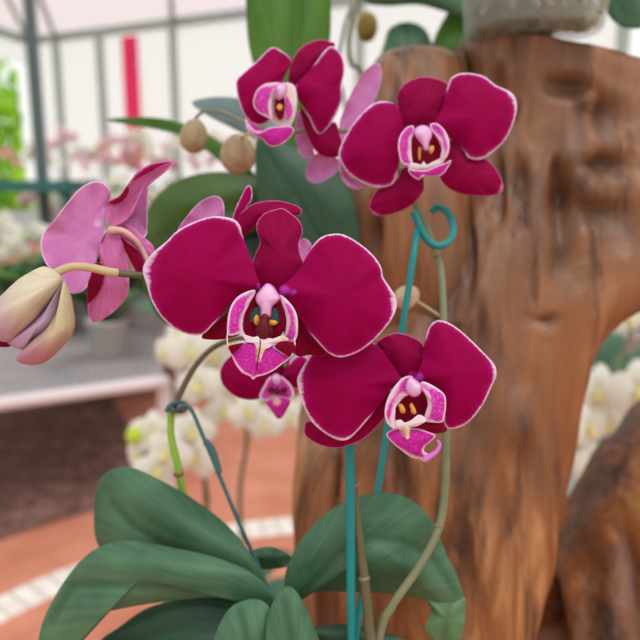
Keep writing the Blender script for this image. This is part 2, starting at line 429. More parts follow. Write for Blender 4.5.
# throat behind the lobes
lip([(200, 190), (260, 170), (330, 180), (362, 250), (368, 320), (350, 370), (300, 392), (240, 395), (190, 385), (165, 340), (168, 270)], ZL, (260, 280), D - .003, [lipR, lipR], f1, 'throat', bulge=-.004)
lip([(222, 147), (185, 154), (140, 178), (110, 213), (92, 260), (85, 310), (85, 358), (102, 374), (140, 365), (168, 370), (161, 330), (166, 280), (181, 240), (202, 200), (220, 170)], ZL, (205, 200), D - .010, [lipM, lipM], f1,
    tx=.5, cen=px([(122, 290)], *ZL)[0], bulge=.0012, wide=[px([(165, 300)], *ZL)[0] + (8, 2.6), px([(195, 200)], *ZL)[0] + (8, 2.2), px([(165, 360)], *ZL)[0] + (5, 2.5)], rimmul=1.0)
lip([(343, 170), (378, 195), (408, 230), (427, 270), (433, 320), (427, 380), (410, 403), (385, 400), (362, 388), (372, 350), (376, 300), (368, 255), (354, 215)], ZL, (350, 210), D - .010, [lipM, lipM], f1,
    tx=-.5, cen=px([(402, 310)], *ZL)[0], bulge=.0012, wide=[px([(370, 300)], *ZL)[0] + (9, 2.6), px([(352, 200)], *ZL)[0] + (6, 2)], rimmul=1.0)
lip([(222, 160), (202, 200), (180, 245), (167, 300), (166, 352), (183, 374), (212, 378), (218, 350), (203, 322), (195, 285), (202, 250), (224, 212), (228, 180)], ZL, (210, 200), D - .0068, [lipR, lipR], f1, 'lip_inner_flap', cen=px([(186, 305)], *ZL)[0], bulge=.0008)
lip([(332, 190), (350, 200), (358, 255), (366, 310), (352, 365), (322, 390), (298, 388), (300, 355), (330, 330), (346, 292), (342, 250), (330, 228)], ZL, (340, 210), D - .0068, [lipR, lipR], f1, 'lip_inner_flap', cen=px([(350, 318)], *ZL)[0], bulge=.0008)
lip([(193, 288), (203, 250), (225, 232), (250, 234), (252, 270), (228, 285), (215, 302), (200, 304)], ZL, (225, 265), D - .0060, [teal_dk, teal_dk], f1, 'throat_patch', bulge=.0005)
lip([(300, 292), (297, 255), (305, 240), (330, 238), (346, 262), (346, 300), (325, 314), (300, 306)], ZL, (320, 270), D - .0060, [teal_dk, teal_dk], f1, 'throat_patch', bulge=.0005)
lip([(158, 366), (185, 372), (215, 380), (235, 374), (245, 388), (268, 390), (292, 384), (322, 392), (345, 374), (365, 376), (388, 392), (352, 404), (312, 417), (290, 432), (268, 442), (254, 478), (246, 500), (240, 478), (232, 440), (215, 410), (180, 400)], ZL, (250, 385), D - .0125, [lipW, lipW], f1, 'lip_claw', cen=px([(252, 408)], *ZL)[0], bulge=.0008, ty=-.3,
    spots=[px([(150, 355)], *ZL)[0] + (4,), px([(360, 382)], *ZL)[0] + (4,), px([(245, 450)], *ZL)[0] + (5,)])
bm = bmesh.new()
ellipsoid_bm(bm, P(*px([(266, 345)], *ZL)[0], D - .0120), .0021, .0018, .0042, u=18, v=12)
ellipsoid_bm(bm, P(*px([(270, 298)], *ZL)[0], D - .0116), .0016, .0015, .0026, u=18, v=12)
ellipsoid_bm(bm, P(*px([(248, 355)], *ZL)[0], D - .0095), .0017, .0015, .0026, u=18, v=12)
ellipsoid_bm(bm, P(*px([(288, 355)], *ZL)[0], D - .0095), .0017, .0015, .0026, u=18, v=12)
mesh_obj('callus', bm, redC, f1)
for q in ((231, 296, .0011, .0019), (304, 308, .0020, .0010)):
    mesh_obj('callus_tip', ellipsoid_bm(bmesh.new(), P(*px([q[:2]], *ZL)[0], D - .0085), q[2], .0012, q[3], u=16, v=10), yel, f1)
def column(outline, Z, d, fl, cen=None):
    return petal('column', px(outline, *Z), px([outline[len(outline) // 2]], *Z)[0], d, [colM, colM], fl, bulge=.001, th=.0006, ruf=0, cushion=.0022, M=48, N=10, cen=px([cen], *Z)[0] if cen else None)
column([(248, 145), (280, 114), (312, 130), (336, 165), (346, 190), (322, 216), (304, 236), (298, 280), (272, 290), (250, 280), (247, 236), (228, 210), (226, 178)], ZL, D - .0105, f1, (278, 195))
lip([(88, 425), (114, 420), (160, 405), (205, 398), (228, 402), (250, 408), (272, 406), (292, 412), (322, 430), (357, 455), (398, 478), (352, 515), (312, 545), (266, 566), (228, 575), (210, 592), (200, 574), (160, 556), (130, 520), (110, 480)], ZL, (245, 405), D - .0118, [lipMid, lipMid], f1, 'lip_midlobe',
    cen=px([(235, 485)], *ZL)[0], bulge=.0012, ty=-.28, wide=[px([(150, 545)], *ZL)[0] + (12, 1.6)], spots=[px([q], *ZL)[0] + (w_,) for q, w_ in (((248, 430), 6), ((243, 460), 4), ((238, 490), 3), ((150, 420), 2))], rimmul=1.1)
ptube('lip_vein', [(*px([q], *ZL)[0], dd) for q, dd in (((248, 392), D - .0148), ((246, 425), D - .0150), ((240, 460), D - .0152), ((234, 500), D - .0156), ((226, 545), D - .0158))], .00022, redC, f1, seg=6)
lip([(90, 426), (118, 415), (165, 408), (150, 430), (128, 450), (112, 466), (98, 448)], ZL, (160, 410), D - .0152, [lipR, lipR], f1, 'lip_side_flap', bulge=.0006)
lip([(318, 425), (350, 400), (400, 402), (421, 415), (413, 460), (396, 478), (355, 455)], ZL, (330, 410), D - .0146, [lipR, lipR], f1, 'lip_side_flap', bulge=.0006)
ptube('lip_hair', [(*px([q], *ZL)[0], D - .0145) for q in ((88, 350), (84, 390), (90, 425))], .00022, lipW, f1, seg=6)
ptube('lip_hair', [(*px([q], *ZL)[0], D - .0145) for q in ((415, 385), (417, 430), (398, 478))], .00022, lipW, f1, seg=6)

# --- F2: lower right flower
f2 = flower('magenta flower at lower right with curling lip', (410, 385, .270))
Z4 = (290, 310, 3.0476); ZM = (370, 360, 5.82); D = .268
petal('petal', px([(338, 212), (300, 150), (262, 105), (215, 92), (150, 95), (85, 118), (60, 142), (30, 190), (22, 222), (40, 290), (70, 345), (120, 384), (160, 398), (190, 385), (240, 330), (275, 285), (308, 240)], *Z4), px([(338, 212)], *Z4)[0], D, [magF, pinkB], f2,
      tx=-.03, bulge=.005, ruf=.001, wide=[px([(30, 225)], *Z4)[0] + (14, 3.2), px([(70, 340)], *Z4)[0] + (12, 1.8), px([(160, 393)], *Z4)[0] + (10, 1.8)], N=14, M=96)
petal('sepal', px([(262, 105), (290, 80), (330, 70), (380, 85), (408, 110), (410, 150), (390, 200), (350, 210), (322, 190), (290, 145)], *Z4), px([(370, 205)], *Z4)[0], D + .006, [magD, roseB], f2, bulge=.003, spots=[px([(375, 200)], *Z4)[0] + (6,)])
petal('petal', px([(383, 210), (400, 160), (410, 100), (425, 50), (455, 31), (500, 48), (550, 90), (595, 135), (624, 168), (629, 200), (615, 232), (590, 285), (552, 335), (512, 359), (475, 357), (462, 300), (430, 240), (395, 222)], *Z4), px([(385, 208)], *Z4)[0], D + .001, [magF, pinkB], f2,
      tx=.06, bulge=.006, ruf=.001, wide=[px([(624, 185)], *Z4)[0] + (8, 2.6)], spots=[px([(392, 205)], *Z4)[0] + (6,)], N=14, M=96)
petal('sepal', px([(45, 348), (60, 338), (150, 360), (230, 310), (290, 260), (325, 232), (318, 290), (240, 380), (180, 412), (130, 421), (80, 407), (46, 382)], *Z4), px([(325, 240)], *Z4)[0], D + .008, [magD, roseB], f2, bulge=.002, cen=px([(180, 372)], *Z4)[0])
petal('sepal', px([(360, 330), (420, 320), (470, 345), (477, 370), (440, 376), (395, 364)], *Z4), px([(370, 320)], *Z4)[0], D + .008, [wineD, roseB], f2, bulge=.002)
lip([(150, 130), (230, 110), (310, 150), (335, 230), (330, 300), (260, 360), (180, 380), (120, 340), (125, 260)], ZM, (230, 240), D - .004, [lipR, lipR], f2, 'throat', bulge=-.003)
lip([(238, 92), (190, 104), (150, 145), (118, 190), (94, 250), (85, 310), (95, 360), (122, 392), (148, 402), (130, 352), (139, 300), (165, 255), (200, 215), (235, 200), (262, 170), (262, 120)], ZM, (225, 150), D - .011, [lipM, lipM], f2,
    tx=.2, cen=px([(150, 215)], *ZM)[0], bulge=.001, wide=[px([(170, 215)], *ZM)[0] + (12, 3.2), px([(130, 370)], *ZM)[0] + (6, 2)], rimmul=1.0)
lip([(290, 155), (305, 125), (350, 140), (400, 170), (436, 205), (443, 260), (436, 320), (421, 362), (370, 364), (318, 356), (322, 310), (336, 260), (325, 210)], ZM, (300, 180), D - .010, [lipM, lipM], f2,
    tx=-.1, bulge=.002, wide=[px([(315, 200)], *ZM)[0] + (9, 4.5), px([(322, 300)], *ZM)[0] + (9, 4.5)], rimmul=.8)
lip([(120, 388), (138, 357), (180, 347), (200, 364), (240, 350), (285, 318), (330, 350), (275, 385), (235, 395), (225, 450), (214, 462), (195, 410), (150, 398)], ZM, (210, 370), D - .0112, [lipW, lipW], f2, 'lip_claw', cen=px([(212, 378)], *ZM)[0], bulge=.001, spots=[px([(215, 420)], *ZM)[0] + (5,)])
column([(228, 96), (268, 115), (302, 152), (292, 198), (264, 216), (240, 212), (214, 190), (205, 150)], ZM, D - .0125, f2)
for q in (((165, 255), (188, 258), (207, 290), (197, 312), (175, 302)), ((229, 258), (246, 252), (270, 300), (263, 317), (240, 307), (236, 285))):
    lip(list(q), ZM, q[0], D - .0095, [yel, yel], f2, 'callus', bulge=.0004, cushion=.0008, M=24, N=5)
lip([(93, 432), (128, 405), (170, 395), (205, 420), (232, 398), (290, 402), (340, 418), (384, 440), (350, 478), (318, 505), (316, 540), (345, 552), (326, 594), (290, 577), (240, 568), (190, 532), (130, 482)], ZM, (215, 400), D - .0085,  [lipMid, lipMid], f2, 'lip_midlobe', cen=px([(240, 480)], *ZM)[0], bulge=.002,
    wide=[px([(220, 550)], *ZM)[0] + (10, 2.2), px([(320, 560)], *ZM)[0] + (8, 2)], spots=[px([q], *ZM)[0] + (w_,) for q, w_ in (((205, 410), 6), ((215, 440), 4), ((250, 565), 3))], rimmul=1.0)
ptube('lip_tendril', [(*px([q], *ZM)[0], D - .0155) for q in ((318, 580), (350, 560), (385, 535), (403, 505), (403, 482), (390, 468))], [.0012, .0010, .0008, .0007, .0006, .0004], colM, f2)
lip([(248, 392), (288, 364), (360, 358), (420, 372), (441, 392), (430, 413), (390, 416), (335, 402)], ZM, (280, 380), D - .0085, [lipR, lipR], f2, 'lip_side_flap', bulge=.0006)

# --- F3: upper right flower
f3 = flower('magenta flower at upper right against the driftwood', (425, 145, .315))
Z5 = (330, 60, 3.2); ZN = (390, 110, 8.0); D = .315
petal('petal', px([(238, 215), (215, 150), (180, 132), (140, 139), (100, 172), (60, 224), (34, 275), (29, 312), (58, 362), (110, 396), (160, 409), (202, 396), (214, 365), (224, 320), (236, 260)], *Z5), px([(240, 240)], *Z5)[0], D, [magF, pinkB], f3, tx=-.1, bulge=.006, wide=[px([(150, 405)], *Z5)[0] + (16, 1.5)], M=80, rimmul=1.25)
petal('sepal', px([(240, 220), (218, 160), (215, 112), (240, 75), (290, 54), (340, 59), (375, 76), (384, 110), (366, 160), (340, 215), (290, 225)], *Z5), px([(290, 225)], *Z5)[0], D + .006, [magD, roseB], f3, ty=-.1, bulge=.005)
petal('petal', px([(333, 205), (360, 150), (375, 90), (390, 55), (430, 41), (490, 51), (530, 80), (580, 104), (598, 140), (591, 190), (565, 250), (522, 295), (480, 319), (440, 312), (428, 286), (390, 255), (348, 232)], *Z5), px([(335, 215)], *Z5)[0], D, [magF, pinkB], f3, tx=.08, bulge=.006, wide=[px([(590, 125)], *Z5)[0] + (9, 2.6), px([(480, 312)], *Z5)[0] + (16, 1.5)], M=80, rimmul=1.2)
petal('sepal', px([(235, 345), (215, 380), (160, 408), (130, 448), (127, 480), (150, 498), (200, 493), (260, 466), (296, 425), (300, 385), (290, 345)], *Z5), px([(290, 350)], *Z5)[0], D + .005, [magD, roseB], f3, wide=[px([(140, 490)], *Z5)[0] + (5, 5)], bulge=.004)
petal('sepal', px([(370, 270), (400, 258), (440, 300), (500, 318), (536, 355), (554, 400), (546, 426), (500, 436), (430, 431), (380, 411), (352, 375), (350, 320)], *Z5), px([(350, 300)], *Z5)[0], D + .005, [magD, roseB], f3, wide=[px([(547, 412)], *Z5)[0] + (5, 6)], bulge=.004)
lip([(150, 150), (260, 120), (380, 160), (430, 280), (410, 400), (320, 440), (210, 435), (140, 380), (125, 260)], ZN, (260, 250), D - .004, [lipR, lipR], f3, 'throat', bulge=-.003)
lip([(192, 130), (150, 128), (108, 163), (75, 220), (64, 290), (74, 370), (95, 425), (140, 442), (180, 432), (176, 380), (170, 300), (172, 240), (190, 190)], ZN, (185, 160), D - .011, [lipM, lipM], f3, tx=.3, cen=px([(120, 290)], *ZN)[0], bulge=.001, wide=[px([(172, 240)], *ZN)[0] + (6, 3.4), px([(172, 350)], *ZN)[0] + (7, 3.8)], rimmul=.9)
lip([(318, 118), (360, 104), (410, 130), (455, 190), (476, 270), (466, 350), (432, 402), (398, 422), (404, 370), (412, 310), (385, 240), (345, 180)], ZN, (340, 140), D - .011, [lipM, lipM], f3, tx=-.3, cen=px([(430, 270)], *ZN)[0], bulge=.001, wide=[px([(400, 240)], *ZN)[0] + (7, 3.5), px([(420, 360)], *ZN)[0] + (6, 3.0)], rimmul=.9)
column([(200, 150), (240, 124), (290, 124), (332, 158), (337, 208), (316, 260), (307, 318), (286, 330), (268, 318), (255, 280), (212, 225), (190, 185)], ZN, D - .012, f3, (266, 190))
for q in ([(228, 300), (255, 305), (246, 350), (242, 402), (228, 390)], [(305, 300), (345, 285), (352, 325), (325, 350), (310, 335)]):
    lip(q, ZN, q[0], D - .010, [yel, yel], f3, 'callus', bulge=.0004, cushion=.0007, M=24, N=5)
lip([(145, 442), (175, 422), (220, 430), (250, 436), (268, 408), (292, 438), (330, 428), (370, 402), (410, 382), (446, 372), (424, 422), (362, 462), (300, 482), (240, 478), (180, 482), (150, 470)], ZN, (265, 420), D - .0115, [lipW, lipW], f3, 'lip_claw', cen=px([(275, 450)], *ZN)[0], bulge=.001)
lip([(148, 468), (190, 482), (250, 482), (300, 480), (370, 448), (430, 430), (490, 400), (470, 452), (412, 522), (330, 532), (262, 527), (230, 560), (180, 532), (150, 500)], ZN, (270, 470), D - .0145, [lipMid, lipMid], f3, 'lip_midlobe', cen=px([(300, 505)], *ZN)[0], bulge=.0015, rimmul=1.0)

# --- F4: upper left flower
f4 = flower('magenta flower at upper left turned half sideways', (285, 100, .330))
Z7 = (230, 30, 5.333); Z8 = (220, 30, 3.765); D = .328
petal('petal', px([(275, 290), (300, 230), (325, 182), (317, 145), (280, 115), (235, 91), (200, 108), (140, 168), (80, 220), (36, 265), (33, 310), (50, 390), (75, 448), (110, 492), (160, 507), (205, 488), (240, 430), (265, 350)], *Z7), px([(275, 300)], *Z7)[0], D, [magF, pinkB], f4, tx=.2, bulge=.005, wide=[px([(60, 280)], *Z7)[0] + (8, 1.2)], rimmul=.8, M=80)
petal('sepal', px([(315, 285), (318, 210), (338, 150), (378, 95), (430, 64), (480, 51), (530, 60), (562, 74), (540, 110), (470, 180), (410, 250), (355, 300)], *Z7), px([(325, 290)], *Z7)[0], D + .006, [magD, roseB], f4, bulge=.004)
petal('petal', px([(348, 298), (400, 240), (460, 170), (500, 115), (540, 87), (582, 113), (607, 160), (612, 220), (597, 290), (598, 370), (572, 440), (532, 510), (490, 553), (465, 551), (440, 510), (408, 440), (368, 375)], *Z7), px([(348, 300)], *Z7)[0], D, [magF, pinkB], f4, tx=.2, bulge=.006, wide=[px([(560, 460)], *Z7)[0] + (12, 1.4)], spots=[px([(350, 300)], *Z7)[0] + (3,)], rimmul=1.0, M=80)
petal('sepal', px([(300, 285), (330, 330), (372, 385), (430, 345), (452, 395), (462, 440), (446, 475), (410, 482), (370, 466), (340, 425), (318, 370)], *Z8), px([(310, 300)], *Z8)[0], D + .008, [magD, roseB], f4, bulge=.004, wide=[px([(460, 450)], *Z8)[0] + (5, 4)])
lip([(230, 300), (300, 280), (345, 300), (357, 360), (352, 440), (322, 512), (270, 517), (230, 492), (205, 430), (200, 360)], Z7, (280, 300), D - .006, [lipW, lipW], f4, 'throat', bulge=.001)
lip([(275, 284), (200, 284), (155, 308), (130, 350), (124, 400), (150, 441), (190, 462), (222, 478), (222, 430), (222, 370), (245, 330)], Z7, (250, 300), D - .010, [lipM, lipM], f4, tx=-.2, cen=px([(175, 370)], *Z7)[0], bulge=.0015, wide=[px([(222, 320)], *Z7)[0] + (8, 3.5), px([(220, 420)], *Z7)[0] + (8, 3.5)], rimmul=.8)
lip([(240, 365), (262, 375), (287, 352), (292, 420), (280, 472), (260, 477), (238, 440)], Z7, (262, 400), D - .009, [lipR, lipR], f4, 'lip_inner_flap', bulge=.0004, M=32)
lip([(296, 350), (318, 372), (336, 430), (322, 470), (302, 480), (294, 420)], Z7, (300, 370), D - .0095, [lipM, lipM], f4, bulge=.0006, rimmul=.3, M=36)
lip([(248, 412), (264, 393), (282, 410), (266, 432)], Z7, (264, 410), D - .0105, [yel, yel], f4, 'callus', bulge=.0003, cushion=.0006, M=20, N=5)
column([(245, 300), (275, 280), (300, 290), (302, 330), (285, 362), (262, 370), (246, 340)], Z7, D - .011, f4)
lip([(80, 472), (95, 500), (125, 538), (160, 545), (210, 520), (260, 515), (322, 512), (342, 540), (302, 592), (240, 622), (200, 612), (168, 580), (120, 562), (88, 522)], Z7, (250, 510), D - .012, [lipMid, lipMid], f4, 'lip_midlobe', cen=px([(215, 565)], *Z7)[0], bulge=.002, wide=[px([(120, 550)], *Z7)[0] + (12, 1.5)])

# --- F5: side flower seen from behind
f5 = flower('flower seen from behind with pale pink petal backs, left of the largest flower', (108, 232, .268))
Z9 = (30, 150, 3.553); D = .268
petal('petal', px([(262, 300), (268, 250), (277, 190), (287, 150), (267, 120), (230, 111), (180, 134), (130, 190), (85, 250), (50, 290), (37, 340), (54, 400), (90, 442), (135, 500), (160, 511), (200, 492), (228, 430), (245, 350)], *Z9), px([(262, 285)], *Z9)[0], D, [pinkB, magF], f5, tx=.12, bulge=-.004, ruf=.0012, spots=[px([(240, 262)], *Z9)[0] + (5,)], M=90, rimmul=.9)
petal('petal', px([(300, 262), (350, 235), (380, 170), (405, 125), (422, 112), (418, 180), (418, 250), (412, 306), (380, 312), (335, 285)], *Z9), px([(300, 270)], *Z9)[0], D + .006, [pinkB, magF], f5, bulge=-.003)
petal('sepal', px([(287, 272), (266, 212), (272, 186), (318, 162), (350, 118), (385, 74), (430, 49), (480, 40), (512, 42), (500, 60), (456, 98), (420, 116), (396, 150), (376, 195), (352, 240), (318, 264)], *Z9), px([(290, 270)], *Z9)[0], D - .003, [roseB, magF], f5, bulge=-.004, cen=px([(340, 190)], *Z9)[0], M=90)
lip([(280, 186), (318, 165), (345, 128), (352, 150), (330, 180), (300, 195)], Z9, (300, 180), D - .0045, [wineD, wineD], f5, 'petal_fold', bulge=.0005)
lip([(350, 125), (385, 80), (430, 52), (480, 42), (512, 42), (460, 62), (410, 90), (370, 112)], Z9, (440, 70), D - .0052, [magD, magD], f5, 'petal_fold', bulge=.0005)
petal('sepal', px([(268, 295), (300, 285), (332, 335), (347, 400), (351, 500), (312, 562), (240, 611), (215, 600), (205, 550), (235, 470), (250, 400), (246, 340)], *Z9), px([(280, 290)], *Z9)[0], D - .001, [roseB, magF], f5, bulge=.003, M=80)
lip([(215, 445), (232, 400), (260, 410), (263, 458), (242, 510), (207, 545), (203, 490)], Z9, (240, 430), D - .0045, [wineD, wineD], f5, 'petal_fold', bulge=.0006)
petal('sepal', px([(288, 272), (330, 264), (360, 270), (400, 306), (440, 345), (436, 395), (410, 405), (372, 345), (320, 305)], *Z9), px([(295, 275)], *Z9)[0], D + .002, [roseB, magF], f5, bulge=.002)
lip([(320, 310), (350, 330), (385, 360), (405, 395), (402, 440), (378, 432), (342, 365)], Z9, (330, 320), D - .001, [wineD, wineD], f5, 'petal_fold', bulge=.0006)
lip([(212, 365), (228, 340), (240, 350), (236, 400), (225, 410), (213, 395)], Z9, (230, 350), D + .004, [lipW, lipW], f5, 'lip_lobe', bulge=.0006)
lip([(330, 345), (345, 360), (368, 400), (372, 432), (345, 432), (333, 400)], Z9, (340, 360), D + .004, [lipW, lipW], f5, 'lip_lobe', bulge=.0006)
ptube('pedicel', [(*px([q], *Z9)[0], dd) for q, dd in (((285, 285), D - .003), ((330, 287), D - .005), ((370, 315), D - .004), ((400, 355), D - .001), ((425, 410), D + .0), ((440, 440), D - .002))], [.0016, .0011, .0009, .0009, .0010, .0010], plain('pedicel_rose', srgb(222, 170, 176), .5, .3, var=srgb(206, 176, 150), scale=150).m, f5)

# --- bud at the left end of the spike
b1 = empty('flower_bud', P(60, 270, .253) - POTC, plant); b1['label'] = 'big cream bud flushed purple at the left end of the spike'
ZB = (0, 260, 5.82)
ptube('pedicel', [(117, 273, .259), (108, 271.5, .257), (92, 268, .255), (75, 266.5, .253), (62, 270, .252), (52, 277, .252)], [.0017, .0016, .0016, .0015, .0016, .0022], stemP, b1)
def bud_mat(name, cream, tint, base_px, z0, z1):
    s = NT(name); s.rough(.5); s.spec(.25)
    uv = s.n('ShaderNodeUVMap', uv_map='petal').outputs[0]
    v = s.noise(uv, 1, 4, .6, mapping=(14, 1.2, 1))
    sep = s.n('ShaderNodeSeparateXYZ'); s.l(uv, sep.inputs[0])
    f = s.math('ADD', sep.outputs[1], s.math('MULTIPLY', s.math('SUBTRACT', v, .5), .7))
    col = s.ramp(s.math('MULTIPLY', f, .5), [(z0 / 2, cream), (z1 / 2, tint)])
    vv = s.ramp(v, [(.38, (0, 0, 0, 1)), (.62, (1, 1, 1, 1))])
    col = s.mix(s.math('MULTIPLY', vv, .30), col, srgb(176, 150, 150))
    s.setc(col); s.bump(v, .2, .0005); s.translucent(col, .12)
    return s.m
budL = bud_mat('bud_cream_lilac', srgb(222, 208, 178), srgb(196, 160, 188), None, .8, 1.5)
budM = bud_mat('bud_lilac', srgb(168, 136, 160), srgb(204, 172, 208), None, .3, 1.6)
budR = bud_mat('bud_cream_rose', srgb(208, 194, 150), srgb(196, 130, 158), None, 1.0, 1.9)
petal('sepal', px([(362, 110), (345, 80), (310, 52), (250, 37), (180, 68), (100, 118), (0, 213), (-70, 290), (-100, 370), (-60, 440), (0, 472), (50, 476), (120, 430), (200, 360), (270, 270), (330, 190)], *ZB), px([(358, 110)], *ZB)[0], .250, [budL, budL], b1, bulge=.006, ruf=0, cushion=.006, M=80, N=14)
petal('sepal', px([(368, 118), (330, 180), (280, 260), (200, 350), (110, 425), (45, 480), (80, 505), (135, 522), (180, 470), (255, 425), (315, 362), (348, 280), (364, 190)], *ZB), px([(365, 118)], *ZB)[0], .2515, [budM, budM], b1, bulge=.003, ruf=0, cushion=.005, M=80, N=12, cen=px([(225, 370)], *ZB)[0])
petal('sepal', px([(370, 118), (405, 180), (425, 260), (436, 370), (410, 450), (350, 522), (270, 590), (200, 611), (125, 602), (93, 575), (135, 520), (185, 465), (250, 410), (305, 340), (340, 260), (357, 180)], *ZB), px([(368, 120)], *ZB)[0], .250, [budR, budR], b1, bulge=.005, ruf=0, cushion=.0055, M=80, N=14, cen=px([(310, 430)], *ZB)[0])
lip([(-20, 460), (0, 468), (40, 478), (64, 500), (30, 508), (-20, 500)], ZB, (0, 480), .2515, [wineD, wineD], b1, 'petal_tip', bulge=.0006)

# --- F6: pale flower turned away behind the two upper flowers
f6 = flower('pale pink back of a flower between the two upper flowers', (338, 130, .352)); D = .352
petal('petal', [(338, 140), (341, 118), (350, 95), (362, 74), (375, 63), (381, 68), (380, 85), (372, 105), (358, 125), (346, 142)], (340, 140), D, [pinkB, magF], f6, tx=.2, bulge=-.004, rimmul=.4)
petal('petal', px([(284, 400), (287, 330), (305, 296), (332, 335), (352, 440), (352, 474), (320, 484), (298, 460)], *Z8), (312, 120), D, [pinkB, magF], f6, bulge=-.003, rimmul=.5)
petal('sepal', px([(322, 540), (340, 485), (385, 460), (445, 488), (440, 530), (402, 562), (360, 577), (333, 566)], *Z8), (335, 150), D + .003, [pinkB, magF], f6, bulge=-.003, rimmul=.4)
petal('sepal', px([(445, 440), (455, 500), (500, 560), (540, 590), (510, 600), (475, 580), (452, 540)], *Z8), (338, 150), D + .003, [pinkB, magF], f6, bulge=-.003, rimmul=.4)

# --- F7: flower hidden behind the largest one
f7 = flower('half hidden flower behind the top of the largest flower', (235, 225, .288)); D = .286
ZQ = (140, 100, 3.2)
petal('petal', px([(120, 420), (150, 372), (190, 328), (235, 307), (262, 318), (270, 350), (264, 400), (230, 450), (150, 450)], *ZQ), px([(240, 450)], *ZQ)[0], D, [pinkB, magF], f7, bulge=-.003, rimmul=.6)
petal('sepal', px([(298, 372), (322, 312), (344, 274), (358, 284), (357, 320), (338, 352), (330, 420), (300, 430)], *ZQ), px([(310, 420)], *ZQ)[0], D, [magF, pinkB], f7, bulge=.002, rimmul=.5)
petal('petal', px([(296, 400), (330, 355), (362, 333), (400, 323), (450, 323), (500, 338), (519, 354), (505, 371), (470, 367), (430, 372), (385, 388), (360, 412), (330, 440), (300, 440)], *ZQ), px([(310, 430)], *ZQ)[0], D - .002, [magD, pinkB], f7, bulge=.004, cen=px([(370, 365)], *ZQ)[0], rimmul=.9)
petal('sepal', px([(505, 470), (520, 444), (540, 450), (550, 472), (545, 500), (530, 520), (508, 510)], *ZQ), px([(510, 510)], *ZQ)[0], D + .004, [pinkB, magF], f7, bulge=-.001, rimmul=.4)

# --- two small round buds on the upper spike
budS = bud_mat('bud_small_beige', srgb(200, 184, 150), srgb(170, 140, 120), None, .3, 1.5)
smallB = plain('bud_beige', srgb(186, 166, 132), .6, .2, var=srgb(140, 116, 92), scale=260).m
for (x, y, d, r, h, rz) in ((194, 136, .403, .0080, .0098, .15), (238, 154, .385, .0098, .0108, .05)):
    bb = empty('flower_bud', P(x, y, d) - POTC, plant)
    bb['label'] = 'small beige bud hanging at the upper left' if x < 200 else 'round beige bud below the upper left flower'
    mesh_obj('bud_body', ellipsoid_bm(bmesh.new(), P(x, y, d), r, r, h, Matrix.Rotation(rz, 3, 'Y') @ Matrix.Rotation(.4, 3, 'Z'), furrow=.16, nf=5, u=60, v=24, point=.3), smallB, bb)
ptube('pedicel', [(238, 143, .385), (240, 138, .383), (246, 135, .37), (258, 130, .352)], .0009, stemP, bb)

b4 = empty('flower_bud', P(407, 297, .345) - POTC, plant); b4['label'] = 'tiny pale bud beside the teal ringed stake'
mesh_obj('bud_body', ellipsoid_bm(bmesh.new(), P(407, 297, .345), .0058, .0055, .0066, Matrix.Rotation(1.0, 3, 'Y'), furrow=.12, nf=5, u=40, v=18, point=.3), plain('bud_pale_yellow', srgb(206, 192, 150), .6, .2, var=srgb(200, 160, 150), scale=150).m, b4)
ptube('pedicel', [(415, 300, .344), (428, 308, .336), (443, 318, .3215)], .0007, stemP, b4)

# ================================================================== THE SMALL ORCHID BEHIND, TIED TO A WIRE
sec = empty('moth_orchid', P(283, 600, .345))
tag(sec, 'smaller moth orchid with lime green stem and one small magenta flower under the largest flower', 'orchid')
PS = sec.location.copy()
s3 = ptube('flower_stem', [(300, 760, .315), (270, 700, .325), (222, 600, .345), (195, 530, .350), (183, 492, .350), (177, 462, .350), (171, 435, .350), (171, 411, .350)], [.0022, .0022, .0021, .0020, .0019, .0019, .0018, .0018], stemL, sec)
s4 = ptube('flower_stem', [(171, 413, .350), (178, 398, .350), (188, 378, .350), (200, 360, .349), (216, 346, .347), (240, 338, .344), (265, 342, .340), (282, 358, .338), (286, 368, .336)], [.0018, .0016, .0015, .0014, .0014, .0013, .0012, .0011, .0011], stemD, sec)
mesh_obj('stem_node', node_ring(P(178.5, 474, .350), .0027, (-.1, 0, 1)), plain('stem_node_red', srgb(150, 92, 70), .6, .3).m, s3)
f8 = empty('flower', P(278, 382, .335) - PS, sec)
Z0 = (200, 340, 5.333); D = .335
petal('petal', px([(175, 75), (130, 118), (106, 170), (118, 232), (160, 282), (220, 313), (290, 319), (335, 300), (365, 250), (380, 190), (300, 110), (220, 70)], *Z0), px([(385, 200)], *Z0)[0], D, [magF, pinkB], f8, bulge=.005, rimmul=.25)
petal('petal', px([(440, 190), (462, 145), (490, 105), (525, 80), (565, 88), (590, 130), (560, 200), (530, 262), (490, 250)], *Z0), px([(450, 200)], *Z0)[0], D + .001, [magF, pinkB], f8, bulge=.004, rimmul=1.2)
petal('sepal', px([(360, 180), (380, 100), (420, 60), (470, 80), (480, 140), (450, 195)], *Z0), px([(420, 200)], *Z0)[0], D + .006, [magD, roseB], f8, bulge=.003)
lip([(315, 300), (340, 245), (368, 200), (410, 185), (452, 205), (492, 250), (500, 300), (462, 318), (400, 305), (345, 325)], Z0, (410, 200), D - .006, [lipM, lipM], f8, bulge=.001, rimmul=1.6)
for x in (376, 412, 450):
    mesh_obj('throat_spot', ellipsoid_bm(bmesh.new(), P(*px([(x, 266 if x != 412 else 274)], *Z0)[0], D - .0075), .0015, .001, .0015, u=12, v=8), redC, f8)
lip([(345, 332), (400, 308), (462, 308), (484, 330), (464, 372), (440, 412), (412, 420), (390, 392), (362, 352)], Z0, (410, 320), D - .009, [lipMid, lipMid], f8, 'lip_midlobe', rimmul=.4, spots=[px([(410, 330)], *Z0)[0] + (5,)])
column([(385, 225), (380, 195), (405, 178), (430, 192), (432, 225), (410, 245)], Z0, D - .009, f8)

